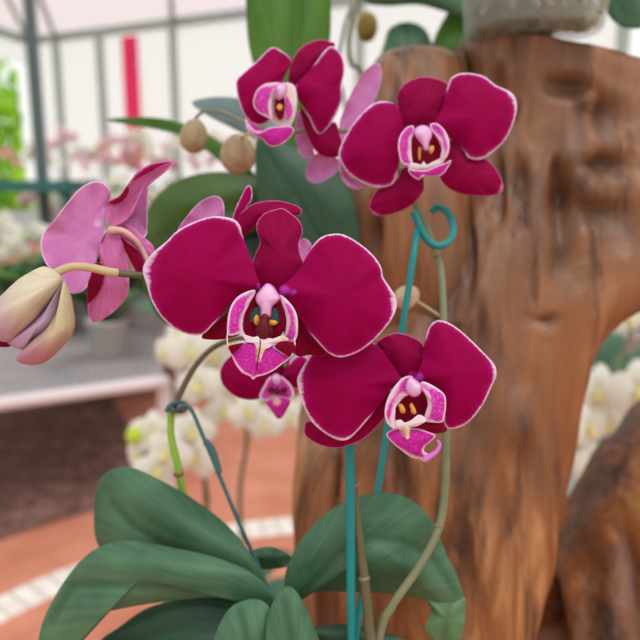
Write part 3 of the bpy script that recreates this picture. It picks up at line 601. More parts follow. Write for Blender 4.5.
# ================================================================== STAKES
def stake_obj(name, label, tubes, mat, group=None):
    bm = bmesh.new()
    for pts, r in tubes: tube_bm(bm, pts, r)
    return tag(mesh_obj(name, bm, mat), label, 'plant stake', group)
top = P(349, 330, .283); bot = P(353, 838, .296)
stake_obj('plant_stake', 'straight teal plastic stake in front of the broad right leaf, under the lower right flower', [([top, top.lerp(bot, .5), bot], .00195)], tealM)
a = P(417.5, 229, .3222); b = P(328, 820, .308)
stake = stake_obj('plant_stake', 'teal plastic stake with a ring clipping the stem of the upper right flower', [([a, a.lerp(b, .5), b], .0016)], tealM)
ZH = (380, 190, 5.29)
ring = ptube('support_ring', [(*px([q], *ZH)[0], dd) for q, dd in (((178, 112), .3215), ((196, 160), .322), ((220, 215), .3222), ((255, 270), .323), ((305, 295), .3232), ((355, 280), .3245), ((386, 230), .328), ((382, 165), .334), ((350, 112), .338), ((300, 92), .341), ((270, 120), .342))], .00175, tealM, stake)
ww = stake_obj('wire_stake', 'thin dark teal wire twisted round the lime green stem and slanting down between the leaves',
   [([P(*q) for q in ((166, 412, .346), (170, 405, .346), (178, 402, .347), (186, 404, .352), (184, 411, .353), (175, 411, .346), (170, 407, .345))], .0010),
    ([P(*q) for q in ((178, 411, .347), (184, 405, .346), (192, 411, .346), (205, 441, .345), (213, 460, .344), (240, 525, .340), (262, 575, .336), (300, 670, .325), (322, 760, .318))], .0010),
    ([P(*q) for q in ((205, 441, .345), (211, 448, .3445), (215, 458, .344), (219, 473, .3435))], .0017)], tealW)

# ================================================================== DRIFTWOOD
def wood_mat(name):
    s = NT(name); s.rough(.38); s.spec(.4)
    tc = s.n('ShaderNodeTexCoord').outputs['Object']
    g = s.noise(tc, 1, 6, .66, mapping=(60, 40, 8)); g.node.inputs['Distortion'].default_value = .9
    big = s.noise(tc, 1, 3, .55, mapping=(13, 10, 6))
    f = s.math('ADD', s.math('MULTIPLY', g, .5), s.math('MULTIPLY', big, .5))
    col = s.ramp(f, [(.38, srgb(44, 26, 16)), (.46, srgb(98, 58, 34)), (.54, srgb(140, 86, 48)), (.65, srgb(192, 138, 90))])
    # weathered, greyer patches and warm orange ones
    w = s.ramp(s.noise(tc, 1, 2, .5, mapping=(9, 9, 5)), [(.42, (0, 0, 0, 1)), (.62, (1, 1, 1, 1))])
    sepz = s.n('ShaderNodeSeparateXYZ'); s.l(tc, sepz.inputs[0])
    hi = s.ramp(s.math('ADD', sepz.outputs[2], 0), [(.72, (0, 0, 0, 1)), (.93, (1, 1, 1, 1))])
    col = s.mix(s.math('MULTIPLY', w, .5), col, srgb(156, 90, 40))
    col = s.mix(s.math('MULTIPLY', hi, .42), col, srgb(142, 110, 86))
    crack = s.ramp(s.noise(tc, 1, 4, .6, mapping=(55, 40, 9)), [(.57, (0, 0, 0, 1)), (.68, (1, 1, 1, 1))])
    col = s.mix(s.math('MULTIPLY', crack, .7), col, srgb(48, 26, 16))
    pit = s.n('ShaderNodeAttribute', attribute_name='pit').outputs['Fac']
    col = s.mix(s.math('MULTIPLY', pit, .6, True), col, srgb(70, 42, 30))  # shade inside the hollows is painted in as darker brown
    s.setc(col)
    s.bump(s.math('ADD', g, s.math('MULTIPLY', crack, -.5)), .45, .004)
    return s.m
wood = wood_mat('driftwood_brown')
def loft(bm, rows, lay, pits=(), amp=.004, U=140, V=150, seed=0, expo=2.4, ridge=.004):
    """rows: (centre x, centre y, z, half width, half depth), top to bottom, in metres"""
    pr = catmull([Vector(r) for r in rows], 8, closed=False)
    L = [0]
    for i in range(len(pr) - 1): L.append(L[-1] + (pr[i + 1] - pr[i]).length)
    rr = []; k = 0
    for j in range(V + 1):
        q = L[-1] * j / V
        while k < len(L) - 2 and L[k + 1] < q: k += 1
        rr.append(pr[k].lerp(pr[k + 1], (q - L[k]) / max(1e-9, L[k + 1] - L[k])))
    grid = []
    for j, r in enumerate(rr):
        row = []
        for i in range(U):
            a = 2 * math.pi * i / U
            ca, sa = math.cos(a), math.sin(a)
            e = 2 / expo
            dx = abs(ca) ** e * (1 if ca > 0 else -1); dy = abs(sa) ** e * (1 if sa > 0 else -1)
            n = Vector((ca, sa, 0))
            p = Vector((r[0] + r[3] * dx, r[1] + r[4] * dy, r[2]))
            q = Vector((p.x * 14 + seed, p.y * 14, p.z * 5))
            h = mnoise.noise(q) * amp * 1.6 + mnoise.noise(Vector((p.x * 45, p.y * 45 + seed, p.z * 8))) * ridge
            h += mnoise.noise(Vector((p.x * 120, p.y * 120 + seed, p.z * 22))) * ridge * .35
            pv = 0
            for (c, rad, dep, sx, sz) in pits:
                dd = math.sqrt(((p.x - c.x) / sx) ** 2 + ((p.z - c.z) / sz) ** 2)
                if p.y < c.y + .05 and dd < rad * 2.5:
                    g = math.exp(-(dd / rad) ** 2); h -= dep * g; pv = max(pv, g)
                    h += dep * .15 * math.exp(-((dd - rad * 1.55) / (rad * .4)) ** 2)
            v = bm.verts.new(p + n * h); v[lay] = pv
            row.append(v)
        grid.append(row)
    for j in range(V):
        for i in range(U):
            bm.faces.new([grid[j][i], grid[j + 1][i], grid[j + 1][(i + 1) % U], grid[j][(i + 1) % U]])
    bm.faces.new(grid[0][::-1]); bm.faces.new(grid[-1])
def rows_px(spec):
    out = []
    for (y, xl, xr, dc, rd) in spec:
        q = P((xl + xr) / 2, y, dc); out.append((q.x, q.y, q.z, (xr - xl) / 2 / F * dc, rd))
    return out
bm = bmesh.new(); lay = bm.verts.layers.float.new('pit')
RA = rows_px([(58, 500, 600, .520, .04), (58, 457, 660, .515, .080), (63, 455, 680, .515, .084), (84, 455, 700, .518, .086), (130, 447, 722, .525, .092), (190, 432, 715, .525, .094), (240, 414, 690, .520, .092), (285, 396, 622, .515, .088),
              (320, 372, 588, .510, .083), (360, 345, 571, .505, .080), (420, 306, 556, .500, .078), (470, 298, 545, .497, .076), (520, 298, 530, .495, .075), (580, 306, 511, .495, .075), (640, 311, 498, .497, .078), (720, 311, 492, .500, .082)])
z0 = RA[-1]
RA += [(z0[0], z0[1] + .02, .45, z0[3] * 1.15, .10), (z0[0], z0[1] + .03, .25, z0[3] * 1.4, .13), (z0[0], z0[1] + .04, .10, z0[3] * 1.9, .18), (z0[0], z0[1] + .04, -.01, z0[3] * 2.4, .23)]
def pit(x, y, rpx, dep, sx=1, sz=1, d=.435): return (P(x, y, d), rpx / F * d, dep, sx, sz)
pitsA = [pit(570, 84, 15, .012, 1.5, .7), pit(605, 110, 14, .012, .8, 1.3), pit(585, 98, 7, -.008), pit(562, 200, 17, .018, .8, 1.7), pit(605, 165, 15, .014, 1.6, .6), pit(595, 215, 13, .012), pit(588, 190, 12, -.010, .8, 1.2), pit(556, 168, 9, .006, .6, 1.4), pit(520, 180, 13, .009, .7, 1.6), pit(512, 110, 6, .008), pit(625, 225, 22, .008), pit(500, 185, 10, .007, .6, 3), pit(548, 320, 7, .008), pit(510, 70, 10, -.006, 1, 2),
         pit(470, 250, 10, .010, .5, 4), pit(430, 330, 12, .010, .6, 3), pit(560, 260, 14, .010, 1, 2), pit(400, 470, 12, .012, .6, 3.2), pit(480, 330, 9, .006, .5, 3), pit(455, 330, 6, .006), pit(520, 420, 14, -.006, 1, 2), pit(335, 470, 9, .010, .5, 5)]
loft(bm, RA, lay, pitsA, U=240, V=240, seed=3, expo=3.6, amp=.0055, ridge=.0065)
RB = rows_px([(56, 394, 428, .500, .02), (56, 383, 440, .500, .04), (62, 375, 450, .500, .052), (75, 367, 456, .500, .058), (110, 357, 460, .498, .060), (150, 342, 462, .495, .062), (200, 335, 466, .492, .062), (250, 345, 474, .495, .062), (310, 362, 490, .505, .060), (380, 380, 500, .515, .05)])
loft(bm, RB, lay, [pit(398, 50, 4, .004), pit(395, 110, 9, .008, .6, 3), pit(372, 230, 12, .010, .7, 2)], U=120, V=120, seed=9, amp=.003)
RC = rows_px([(372, 688, 770, .60, .03), (400, 656, 790, .59, .05), (450, 612, 800, .58, .06), (520, 570, 800, .57, .07), (580, 535, 790, .565, .075), (640, 524, 770, .56, .08), (720, 515, 750, .56, .08)])
z1 = RC[-1]; RC += [(z1[0] - .02, z1[1], .35, z1[3], .09), (z1[0] - .04, z1[1], .12, z1[3] * 1.2, .12), (z1[0] - .05, z1[1], -.01, z1[3] * 1.4, .15)]
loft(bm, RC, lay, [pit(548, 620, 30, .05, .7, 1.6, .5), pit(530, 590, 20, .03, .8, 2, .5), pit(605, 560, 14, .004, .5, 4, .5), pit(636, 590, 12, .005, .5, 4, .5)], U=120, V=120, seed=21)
# the low root the pot stands on
loft(bm, [(.0, .33, .572, .05, .06), (.0, .33, .574, .10, .11), (.0, .34, .55, .115, .125), (.01, .36, .45, .11, .13), (.02, .40, .3, .10, .13), (.03, .44, .1, .14, .16), (.03, .46, -.01, .18, .2)], lay, U=90, V=90, seed=33, amp=.001, ridge=.001)
zt = RA[0][2]; xs = P(545, 50, .45).x
for v in bm.verts:
    if v.co.z > zt - .06 and v.co.x > xs: v.co.z -= min(.02, (v.co.x - xs) * .22) * (v.co.z - zt + .06) / .06
    elif v.co.z > zt - .06 and v.co.x > P(452, 50, .5).x: v.co.z += min(.010, (xs - v.co.x) * .16) * (v.co.z - zt + .06) / .06
bmesh.ops.recalc_face_normals(bm, faces=bm.faces)
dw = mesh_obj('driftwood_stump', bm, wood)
tag(dw, 'big polished brown driftwood root stump standing behind the magenta flowers', 'driftwood')

# ================================================================== CLEAR PLASTIC POT ON THE STUMP
topz = RA[0][2]
PC = Vector((P(519, 40, .475).x, .472, topz + .002))
pp = empty('potted_orchid', PC)
tag(pp, 'orchid in a clear plastic pot standing on top of the driftwood stump', 'orchid')
s = NT('clear_plastic'); s.setc(srgb(190, 204, 200)); s.rough(.2); s.b.inputs['IOR'].default_value = 1.3; s.b.inputs['Alpha'].default_value = .3
s2 = bmesh.new()
lathe_bm(s2, [(.0405, 0), (.0430, .003), (.0530, .088), (.0570, .090), (.0570, .096), (.0530, .097), (.0515, .090), (.0418, .004), (.0005, .003)], PC, 64)
mesh_obj('pot', s2, s.m, pp)
barkL = NT('pot_moss_bark'); barkL.rough(.9); barkL.setc(barkL.ramp(barkL.noise(barkL.n('ShaderNodeTexCoord').outputs['Object'], 45, 3), [(.38, srgb(36, 42, 34)), (.52, srgb(98, 116, 88)), (.68, srgb(190, 200, 170))])); barkL = barkL.m
rootM = plain('root_pale_green', srgb(176, 190, 150), .6, .2, var=srgb(140, 158, 110), scale=90).m
bm = bmesh.new()
for i in range(420):
    a = random.random() * 6.28; zz = random.random() * .082 + .003; r = (.0345 + zz * .10) * math.sqrt(random.uniform(.35, 1))
    ellipsoid_bm(bm, PC + Vector((r * math.cos(a), r * math.sin(a), zz)), random.uniform(.004, .008), .004, random.uniform(.003, .006), Matrix.Rotation(random.random() * 3, 3, 'X'), u=7, v=5)
tag(mesh_obj('bark', bm, barkL, pp), kind='stuff')
for i in range(7):
    a = -2.7 + i * .36; pts = []
    for k in range(7):
        zz = .008 + k * .0125; rad = .0395 + zz * .10
        aa = a + .22 * math.sin(k * 1.3 + i)
        pts.append(PC + Vector((rad * math.cos(aa), rad * math.sin(aa), zz)))
    tube('root', pts, .0019, rootM, pp)
def leaf3(name, parent, base, tip, width, mat, sag=.03, n=16, wdir=None, th=.0015, fold=.12):
    """a strap leaf arching from base to tip"""
    base, tip = Vector(base), Vector(tip)
    dirv = tip - base; side = Vector(wdir).normalized() if wdir else dirv.cross(Vector((0, 0, 1))).normalized()
    bm = bmesh.new(); uvl = bm.loops.layers.uv.new('petal'); lc = bm.verts.layers.float.new('crease'); info = {}
    W = 6; lays = []
    for back in (0, 1):
        g = []
        for i in range(n + 1):
            t = i / n; w = width * (math.sin(math.pi * min(1, .12 + t * .88)) ** .55) * (.55 + .45 * math.sin(math.pi * t)) + .0008
            c = base + dirv * t + Vector((0, 0, sag * 4 * t * (1 - t)))
            nrm = side.cross(dirv).normalized()
            if nrm.z < 0: nrm = -nrm
            row = []
            for k in range(-W, W + 1):
                u = k / W
                v = bm.verts.new(c + side * (w * u) + nrm * (abs(u) * w * fold * 2 - (th if back else 0) * (1 - abs(u) ** 3 * .8)))
                v[lc] = max(0, 1 - abs(u) * 9); info[v] = (u * .5 + .5, t); row.append(v)
            g.append(row)
        lays.append(g)
        for i in range(n):
            for k in range(2 * W):
                f = bm.faces.new([g[i][k], g[i][k + 1], g[i + 1][k + 1], g[i + 1][k]]); f.material_index = 0
    a, b = lays
    for i in range(n):
        for k in (0, 2 * W): bm.faces.new([a[i][k], a[i + 1][k], b[i + 1][k], b[i][k]])
    for i in (0, n):
        for k in range(2 * W): bm.faces.new([a[i][k], a[i][k + 1], b[i][k + 1], b[i][k]])
    for f in bm.faces:
        for l in f.loops: l[uvl].uv = info[l.vert]
    bmesh.ops.recalc_face_normals(bm, faces=bm.faces)
    return mesh_obj(name, bm, mat, parent)
CR = PC + Vector((0, 0, .095))
tube('crown', [PC + Vector((0, 0, .08)), CR + Vector((0, 0, .02))], [.008, .006], leafG, pp)
def petal_leaf(parent, outline, base, d, crease, mat, **k):
    a = dict(bulge=.008, ruf=.001, rk=3, th=.0016, cdepth=.002, M=56, N=9); a.update(k)
    return petal('leaf', outline, base, d, mat, parent, crease=crease, **a)
petal_leaf(pp, [(560, -110), (590, -60), (602, -20), (604, 5), (614, 22), (632, 29), (652, 22), (658, -15), (640, -60), (600, -105)], (565, -100), .52, [(575, -95), (632, 26)], [leafG, leafG])
leaf3('leaf', pp, CR, P(590, -120, .42), .03, leafY, .03)

# ================================================================== ORCHID LEAVES BEHIND (upper left of the stump)
bk = empty('potted_orchid', (P(400, 640, .68).x, .72, 0))
tag(bk, 'orchid with broad upright and drooping leaves behind the two upper magenta flowers', 'orchid')
petal_leaf(bk, [(250, -60), (246, -10), (247, 30), (252, 60), (266, 100), (285, 150), (300, 150), (318, 100), (329, 50), (331, 0), (328, -60), (290, -90)], (292, 150), .46, [(291, -80), (290, 40), (292, 150)], [leafY, leafY], bulge=.006, cdepth=.004)
petal_leaf(bk, [(255, 150), (262, 135), (285, 142), (320, 156), (345, 180), (358, 220), (360, 270), (330, 300), (296, 280), (272, 240), (258, 200)], (270, 140), .44, [(265, 145), (300, 200), (345, 280)], [leafM, leafM], cdepth=.002)
petal_leaf(bk, [(138, 250), (150, 205), (175, 182), (210, 172), (250, 175), (275, 190), (285, 215), (250, 235), (205, 245), (170, 275), (150, 300)], (285, 205), .47, [(150, 260), (185, 218), (280, 203)], [leafO, leafO], cdepth=.004, cen=(205, 212))
petal_leaf(bk, [(150, 300), (165, 255), (200, 228), (245, 220), (280, 230), (285, 280), (240, 320), (180, 330)], (285, 260), .48, [(165, 300), (220, 250), (280, 250)], [leafD, leafO], cdepth=.003)
petal_leaf(bk, [(105, 120), (140, 117), (175, 121), (210, 135), (240, 158), (262, 185), (240, 180), (212, 155), (180, 136), (140, 126)], (260, 180), .50, [(110, 121), (180, 129), (250, 175)], [leafY, leafG], cdepth=.001, bulge=.001, cen=(195, 136))
petal_leaf(bk, [(192, 102), (215, 97), (240, 99), (262, 112), (285, 135), (260, 140), (232, 128), (205, 114)], (285, 135), .46, [(200, 104), (280, 134)], [leafGrey, leafGrey], cdepth=.001, bulge=.002)
tube('leaf_stem', [P(285, 140, .475), P(288, 200, .48), P(296, 290, .50), P(345, 360, .58), P(390, 440, .66), P(400, 640, .68), (P(400, 640, .68).x, .72, .0)], [.006, .007, .007, .006, .006, .006, .006], stemG, bk)

# second leafy plant behind the left lump of the stump, with a dry bud
bk2 = empty('potted_orchid', (P(400, 100, .7).x, .80, 0))
tag(bk2, 'leafy plant with a yellow-brown bud behind the left lump of the driftwood stump', 'orchid')
petal_leaf(bk2, [(382, 70), (385, 40), (390, 28), (404, 22), (420, 25), (430, 38), (434, 70)], (410, 75), .62, [(406, 24), (408, 70)], [leafG, leafG], cdepth=.001)
petal_leaf(bk2, [(428, 75), (432, 45), (442, 22), (455, 2), (470, -10), (480, 20), (475, 75)], (450, 75), .62, [(468, 0), (450, 70)], [leafY, leafY], cdepth=.002)
petal_leaf(bk2, [(360, -30), (362, 0), (385, 6), (420, 5), (470, 14), (490, -30)], (480, 0), .60, [(365, -8), (480, -5)], [leafG, leafG], cdepth=.001)
tube('leaf_stem', [P(362, -30, .66), P(357, 5, .66), P(352, 20, .66), P(350, 60, .66), P(372, 140, .68), (P(400, 100, .7).x, .80, .5), (bk2.location.x, .80, 0)], [.0025, .0025, .0025, .0025, .003, .005, .006], stemG, bk2)
tube('leaf_stem', [P(352, 5, .64), P(344, 30, .64), P(338, 80, .66), P(350, 150, .70), (P(400, 100, .7).x, .80, .5)], .0016, leafGrey, bk2)
tube('leaf_stem', [P(410, 75, .625), P(450, 72, .625), P(480, 60, .62), P(440, 150, .66), (P(400, 100, .7).x, .80, .5)], [.004, .004, .004, .005, .005], stemG, bk2)
mesh_obj('flower_bud', ellipsoid_bm(bmesh.new(), P(367, 27, .655), .0105, .010, .0135, furrow=.12, nf=5, u=40, v=18), plain('bud_olive_brown', srgb(160, 140, 70), .6, .2, var=srgb(120, 100, 50), scale=100).m, bk2)

# ================================================================== BACKGROUND ORCHIDS
def blossom_bm(bm, M4, r, mi_petal=0, mi_c=1, uvl=None, lr=None, lb=None):
    """an open moth orchid blossom: two broad petals, three sepals and a lip"""
    def add(ang, length, width, z):
        n = 5; cols = 4; rows = []
        for i in range(n + 1):
            t = i / n; w = width * math.sin(math.pi * (.10 + .86 * t)) ** .7
            row = []
            for k in range(-cols, cols + 1):
                u = k / cols
                x = t * length; y = u * w
                zz = z + .18 * r * math.sin(math.pi * t) - .10 * r * u * u + .25 * r * (t * t) * -.4
                ca, sa = math.cos(ang), math.sin(ang)
                v = bm.verts.new(M4 @ Vector((x * ca - y * sa, x * sa + y * ca, zz))); v[lr] = 5; v[lb] = max(0, 1 - t * 3.5) ; row.append(v)
            rows.append(row)
        for i in range(n):
            for k in range(2 * cols):
                f = bm.faces.new([rows[i][k], rows[i + 1][k], rows[i + 1][k + 1], rows[i][k + 1]]); f.material_index = mi_petal
    for ang in (90, 225, 315): add(R(ang), r * .95, r * .36, -.03 * r)
    for ang in (8, 172): add(R(ang), r, r * .58, .02 * r)
    n0 = len(bm.verts)
    for (cx, cy, rr) in ((0, -.18 * r, .18 * r), (0, .02 * r, .14 * r)):
        res = bmesh.ops.create_icosphere(bm, subdivisions=1, radius=rr, matrix=M4 @ Matrix.Translation((cx, cy, .2 * r)))
        for v in res['verts']:
            v[lr] = 5; v[lb] = 1
            for f in v.link_faces: f.material_index = mi_c
def face_to(p, target, tilt=0):
    z = (Vector(target) - Vector(p)).normalized(); x = Vector((0, 0, 1)).cross(z).normalized(); y = z.cross(x)
    m = Matrix((x, y, z)).transposed().to_4x4()
    return Matrix.Translation(p) @ m @ Matrix.Rotation(tilt, 4, 'Z')
def new_bl():
    bm = bmesh.new(); lr = bm.verts.layers.float.new('rim'); lb = bm.verts.layers.float.new('basal'); uvl = bm.loops.layers.uv.new('petal'); return bm, uvl, lr, lb
lipY = plain('lip_yellow', srgb(234, 222, 150), .6, .2).m
lipP = plain('lip_pink', srgb(206, 70, 140), .6, .2).m
blushP = petal_mat('petal_blush', srgb(244, 204, 214), srgb(250, 226, 230), srgb(252, 240, 242), basal=srgb(226, 130, 170), transl=.3, vein=.3)
hotP = petal_mat('petal_hot_pink', srgb(214, 80, 140), srgb(232, 120, 170), srgb(244, 190, 214), basal=srgb(190, 50, 120), transl=.3)
peachP = petal_mat('petal_peach', srgb(240, 186, 160), srgb(246, 212, 190), srgb(250, 232, 220), basal=srgb(214, 120, 90), transl=.3)

# near white orchid behind the left stems, each blossom a part of its own
def near_white(label, root, blossoms, stems, mats=None, r=.041, leaves=()):
    t = empty('white_orchid', root); tag(t, label, 'orchid')
    for st, rad in stems: tube('flower_stem', st, rad, stemD, t)
    for (x, y, d, sc, ang) in blossoms:
        bm, uvl, lr, lb = new_bl()
        p = P(x, y, d)
        tgt = p + Vector((math.sin(ang) * 1, -1, .1))
        blossom_bm(bm, face_to(p, tgt, random.uniform(-.3, .3)), r * sc, uvl=uvl, lr=lr, lb=lb)
        mesh_obj('blossom', bm, mats or [whiteP, lipY], t)
    return t
d0 = 1.15
rw = Vector((P(215, 480, 1.2).x, P(215, 480, 1.2).y, .06))
near = near_white('white orchid with many blossoms behind the lime green stem and the leaves at left', (rw.x, rw.y, .0),
    [(166, 352, 1.2, .8, -.9), (190, 350, 1.15, 1.0, .5), (178, 336, 1.25, .7, -.4), (212, 356, 1.2, 1.0, .2), (232, 340, 1.15, .9, -.5), (198, 385, 1.15, 1.0, -.2), (232, 385, 1.2, 1.0, .3), (222, 410, 1.2, .85, .9), (246, 412, 1.15, .8, 1.2), (152, 432, 1.15, .9, .2), (168, 452, 1.1, 1.0, -.3), (192, 432, 1.15, 1.0, .3), (196, 458, 1.15, 1.0, -.6), (140, 455, 1.15, .9, -.9), (156, 470, 1.1, .9, .7), (265, 425, 1.2, .8, 0), (245, 330, 1.25, .8, .4), (208, 325, 1.25, .8, -.2)],
    [([P(180, 340, 1.2), P(205, 360, 1.2), P(213, 400, 1.2), P(208, 450, 1.2), P(206, 500, 1.2), rw], .0045), ([P(140, 460, 1.12), P(165, 435, 1.14), P(195, 440, 1.17), P(208, 500, 1.2)], .004)])
for k, (tx_, ty_) in enumerate(((-.22, .05), (.2, .02), (-.12, .2), (.13, .18), (.0, -.12))):
    leaf3('leaf', near, rw + Vector((0, 0, .08)), rw + Vector((tx_, ty_, .14)), .035, leafG, .05)
mesh_obj('pot', lathe_bm(bmesh.new(), [(.05, .003), (.065, .12), (.07, .12), (.07, .13), (.06, .13), (.058, .115), (.001, .113)], (rw.x, rw.y, 0)), potM, near)
mesh_obj('flower_bud', ellipsoid_bm(bmesh.new(), P(134, 436, 1.12), .013, .012, .015, u=20, v=12), plain('bud_lime', srgb(186, 206, 70), .6, .2).m, near)
rx = Vector((P(243, 520, 1.3).x, P(243, 520, 1.3).y, 0))
near2 = near_white('white orchid on a thin dark stem behind the small magenta flower', (rx.x, rx.y, 0),
    [(290, 418, 1.3, .85, .3), (302, 408, 1.35, .7, -.4), (256, 400, 1.3, .9, .6), (272, 402, 1.35, .8, 0)],
    [([P(285, 405, 1.3), P(262, 400, 1.3), P(249, 415, 1.3), P(246, 450, 1.3), P(240, 500, 1.3), rx + Vector((0, 0, .1))], .0042)])
mesh_obj('pot', lathe_bm(bmesh.new(), [(.05, .003), (.065, .12), (.07, .12), (.07, .13), (.06, .13), (.058, .115), (.001, .113)], (rx.x, rx.y, 0)), potM, near2)
ry = Vector((P(600, 480, 1.05).x + .02, P(600, 480, 1.05).y, 0))
near3 = near_white('white orchid beside the right edge of the driftwood stump, above the slanting root', (ry.x, ry.y, 0),
    [(598, 392, 1.0, 1.0, -.2), (588, 428, 1.0, .85, .4), (610, 425, 1.03, .8, -.6), (592, 462, 1.02, .9, .2), (640, 392, .95, 1.1, -.5), (628, 318, 1.15, .8, .2), (642, 300, 1.15, .8, .2)],
    [([P(640, 300, 1.16), P(632, 330, 1.16), P(612, 380, 1.05), P(606, 430, 1.05), P(602, 480, 1.05), ry + Vector((0, 0, .1))], .004)], r=.042)
for dx_, dy_, dz_ in ((.18, .05, .62), (-.03, .2, .64), (.25, .2, .6), (.1, .3, .70), (.2, .3, .66), (.02, .3, .72), (.08, .35, .66)):
    leaf3('leaf', near3, ry + Vector((0, .05, .45)), ry + Vector((dx_, dy_, dz_)), .04, leafG, .03)
tube('leaf_stem', [ry + Vector((0, 0, .05)), ry + Vector((0, .05, .48))], .012, stemG, near3)
mesh_obj('pot', lathe_bm(bmesh.new(), [(.05, .003), (.065, .12), (.07, .12), (.07, .13), (.06, .13), (.058, .115), (.001, .113)], (ry.x, ry.y, 0)), potM, near3)

# plants farther away: pot, leaves, flower spray; prototypes then copies
def bg_plant(name, pm, lm, seed, h=.5, nb=14, leafy=1.0, parts=True):
    rnd = random.Random(seed)
    t = bpy.data.objects.new(name, None); link(t)
    mesh_obj('pot', lathe_bm(bmesh.new(), [(.05, .002), (.065, .12), (.07, .12), (.07, .13), (.06, .13), (.058, .115), (.001, .113)], (0, 0, 0), 20), potW, t, local=True)
    for i in range(6):
        a = rnd.uniform(0, 6.28); L = rnd.uniform(.16, .26) * leafy
        leaf3('leaf', t, (0, 0, .11), (L * math.cos(a), L * math.sin(a), .13 + rnd.uniform(0, .12)), .038 * leafy, rnd.choice([leafG, leafD, leafY]), .06, n=8)
    if nb:
        for sgn in (-1, 1):
            pts = [(0, 0, .12), (sgn * .03, 0, h * .55), (sgn * .08, -.03, h * .9), (sgn * .18, -.06, h * 1.02), (sgn * .26, -.08, h * .86)]
            st = tube('flower_stem', pts, .004, stemG, t, seg=6, sub=4)
            for k in range(nb // 2):
                bm, uvl, lr, lb = new_bl()
                u = k / (nb // 2 - 1); 
                q = Vector((sgn * (.05 + .2 * u), -.05 + rnd.uniform(-.05, .05), h * (.78 + .28 * math.sin(u * 2.6)) + rnd.uniform(-.07, .03)))
                blossom_bm(bm, face_to(q, q + Vector((rnd.uniform(-.6, .6), -1, rnd.uniform(-.1, .3))), rnd.uniform(-.3, .3)), .042, uvl=uvl, lr=lr, lb=lb)
                mesh_obj('blossom', bm, [pm, lm], t)
    return t
def copy_tree(o, parent=None):
    c = o.copy(); C.objects.link(c)
    if parent is not None: c.parent = parent
    for ch in o.children: copy_tree(ch, c)
    return c
potW = plain('pot_grey_plastic', srgb(214, 212, 208), .6, .3, var=srgb(180, 180, 174), scale=15).m
protos = {
 'white': bg_plant('flowering_orchid', whiteP, lipY, 1), 'blush': bg_plant('flowering_orchid', blushP, lipP, 2), 'pink': bg_plant('flowering_orchid', hotP, lipP, 3),
 'peach': bg_plant('flowering_orchid', peachP, lipP, 4), 'green': bg_plant('leafy_plant', None, None, 5, nb=0, leafy=1.3)}
used = {}
ORD = 'first second third fourth fifth sixth seventh eighth ninth tenth eleventh twelfth'.split()
COLN = {'white': 'white flowering orchid', 'blush': 'blush white flowering orchid', 'pink': 'hot pink flowering orchid', 'peach': 'peach flowering orchid', 'green': 'green leafy plant'}
def row(specs, place, group, z):
    specs = sorted(specs, key=lambda q: q[1] / q[2])
    for i, (kind, x, y, rz, sc) in enumerate(specs):
        o = protos[kind] if kind not in used else copy_tree(protos[kind]); used[kind] = 1
        o.location = (x, y, z); o.rotation_euler = (0, 0, rz); o.scale = (sc, sc, sc)
        tag(o, f'{COLN[kind]} {place}, {ORD[i]} from the left', 'orchid' if kind != 'green' else 'plant', group)
def X(pxv, Y): return (pxv - 320) / F * Y * 1.0
# far bench (about 5.5 m away)
row([(k, X(x, 5.4 + dy), 5.4 + dy, rz, sc) for k, x, dy, rz, sc in (('peach', -10, 0, .3, 1), ('white', 68, .1, 0, 1.0), ('blush', 98, -.1, .4, 1.1), ('peach', 128, .2, .1, 1), ('pink', 150, .5, .2, .9), ('white', 168, 0, -.3, 1.15), ('blush', 205, .2, .3, 1.1), ('white', 238, 0, 0, 1.1), ('white', 275, .1, .5, 1.1))],
    'on the far bench', 'orchids on the far bench', .66)
row([(k, X(x, 4.1 + dy), 4.1 + dy, rz, sc) for k, x, dy, rz, sc in (('blush', 70, 0, .3, .9), ('white', 112, .1, 0, .95), ('white', 150, -.1, .4, 1.0), ('peach', 195, .1, .1, .9), ('white', 240, 0, .2, 1), ('white', 290, .1, .6, 1))],
    'on the middle bench', 'orchids on the middle bench', .40)
row([(k, X(x, 3.2 + dy), 3.2 + dy, rz, sc) for k, x, dy, rz, sc in (('white', -10, 0, .3, 1), ('white', 40, .1, 0, 1.0), ('green', 75, -.15, .4, 1.6), ('green', 5, -.18, 1.4, 1.6), ('green', 120, -.1, .1, 1.7), ('white', 62, .18, .5, .9), ('blush', 200, .18, .1, 1), ('green', 165, .0, .2, 1.6))],
    'in the low row behind the side flower', 'plants in the low row', .22)
row([(k, x, y, rz, sc) for k, x, y, rz, sc in (('green', X(103, 2.25), 2.25, .3, 1.0), ('green', X(146, 2.72), 2.72, 1.3, 1.2), ('green', X(48, 2.62), 2.62, 2.3, 1.2), ('green', X(92, 2.7), 2.7, .8, 1.25))],
    'standing on the grey slatted bench', 'plants on the slatted bench', .365)
row([(k, x, y, rz, sc) for k, x, y, rz, sc in (('white', X(670, 1.9), 1.9, .3, 1.0), ('green', X(625, 1.7), 1.7, 1.3, 1.5), ('green', X(640, 2.5), 2.5, .3, 1.8), ('white', X(590, 2.6), 2.6, 0, 1.0), ('green', X(655, 2.2), 2.2, 1.3, 1.3))],
    'right of the driftwood stump', 'plants right of the stump', .40)

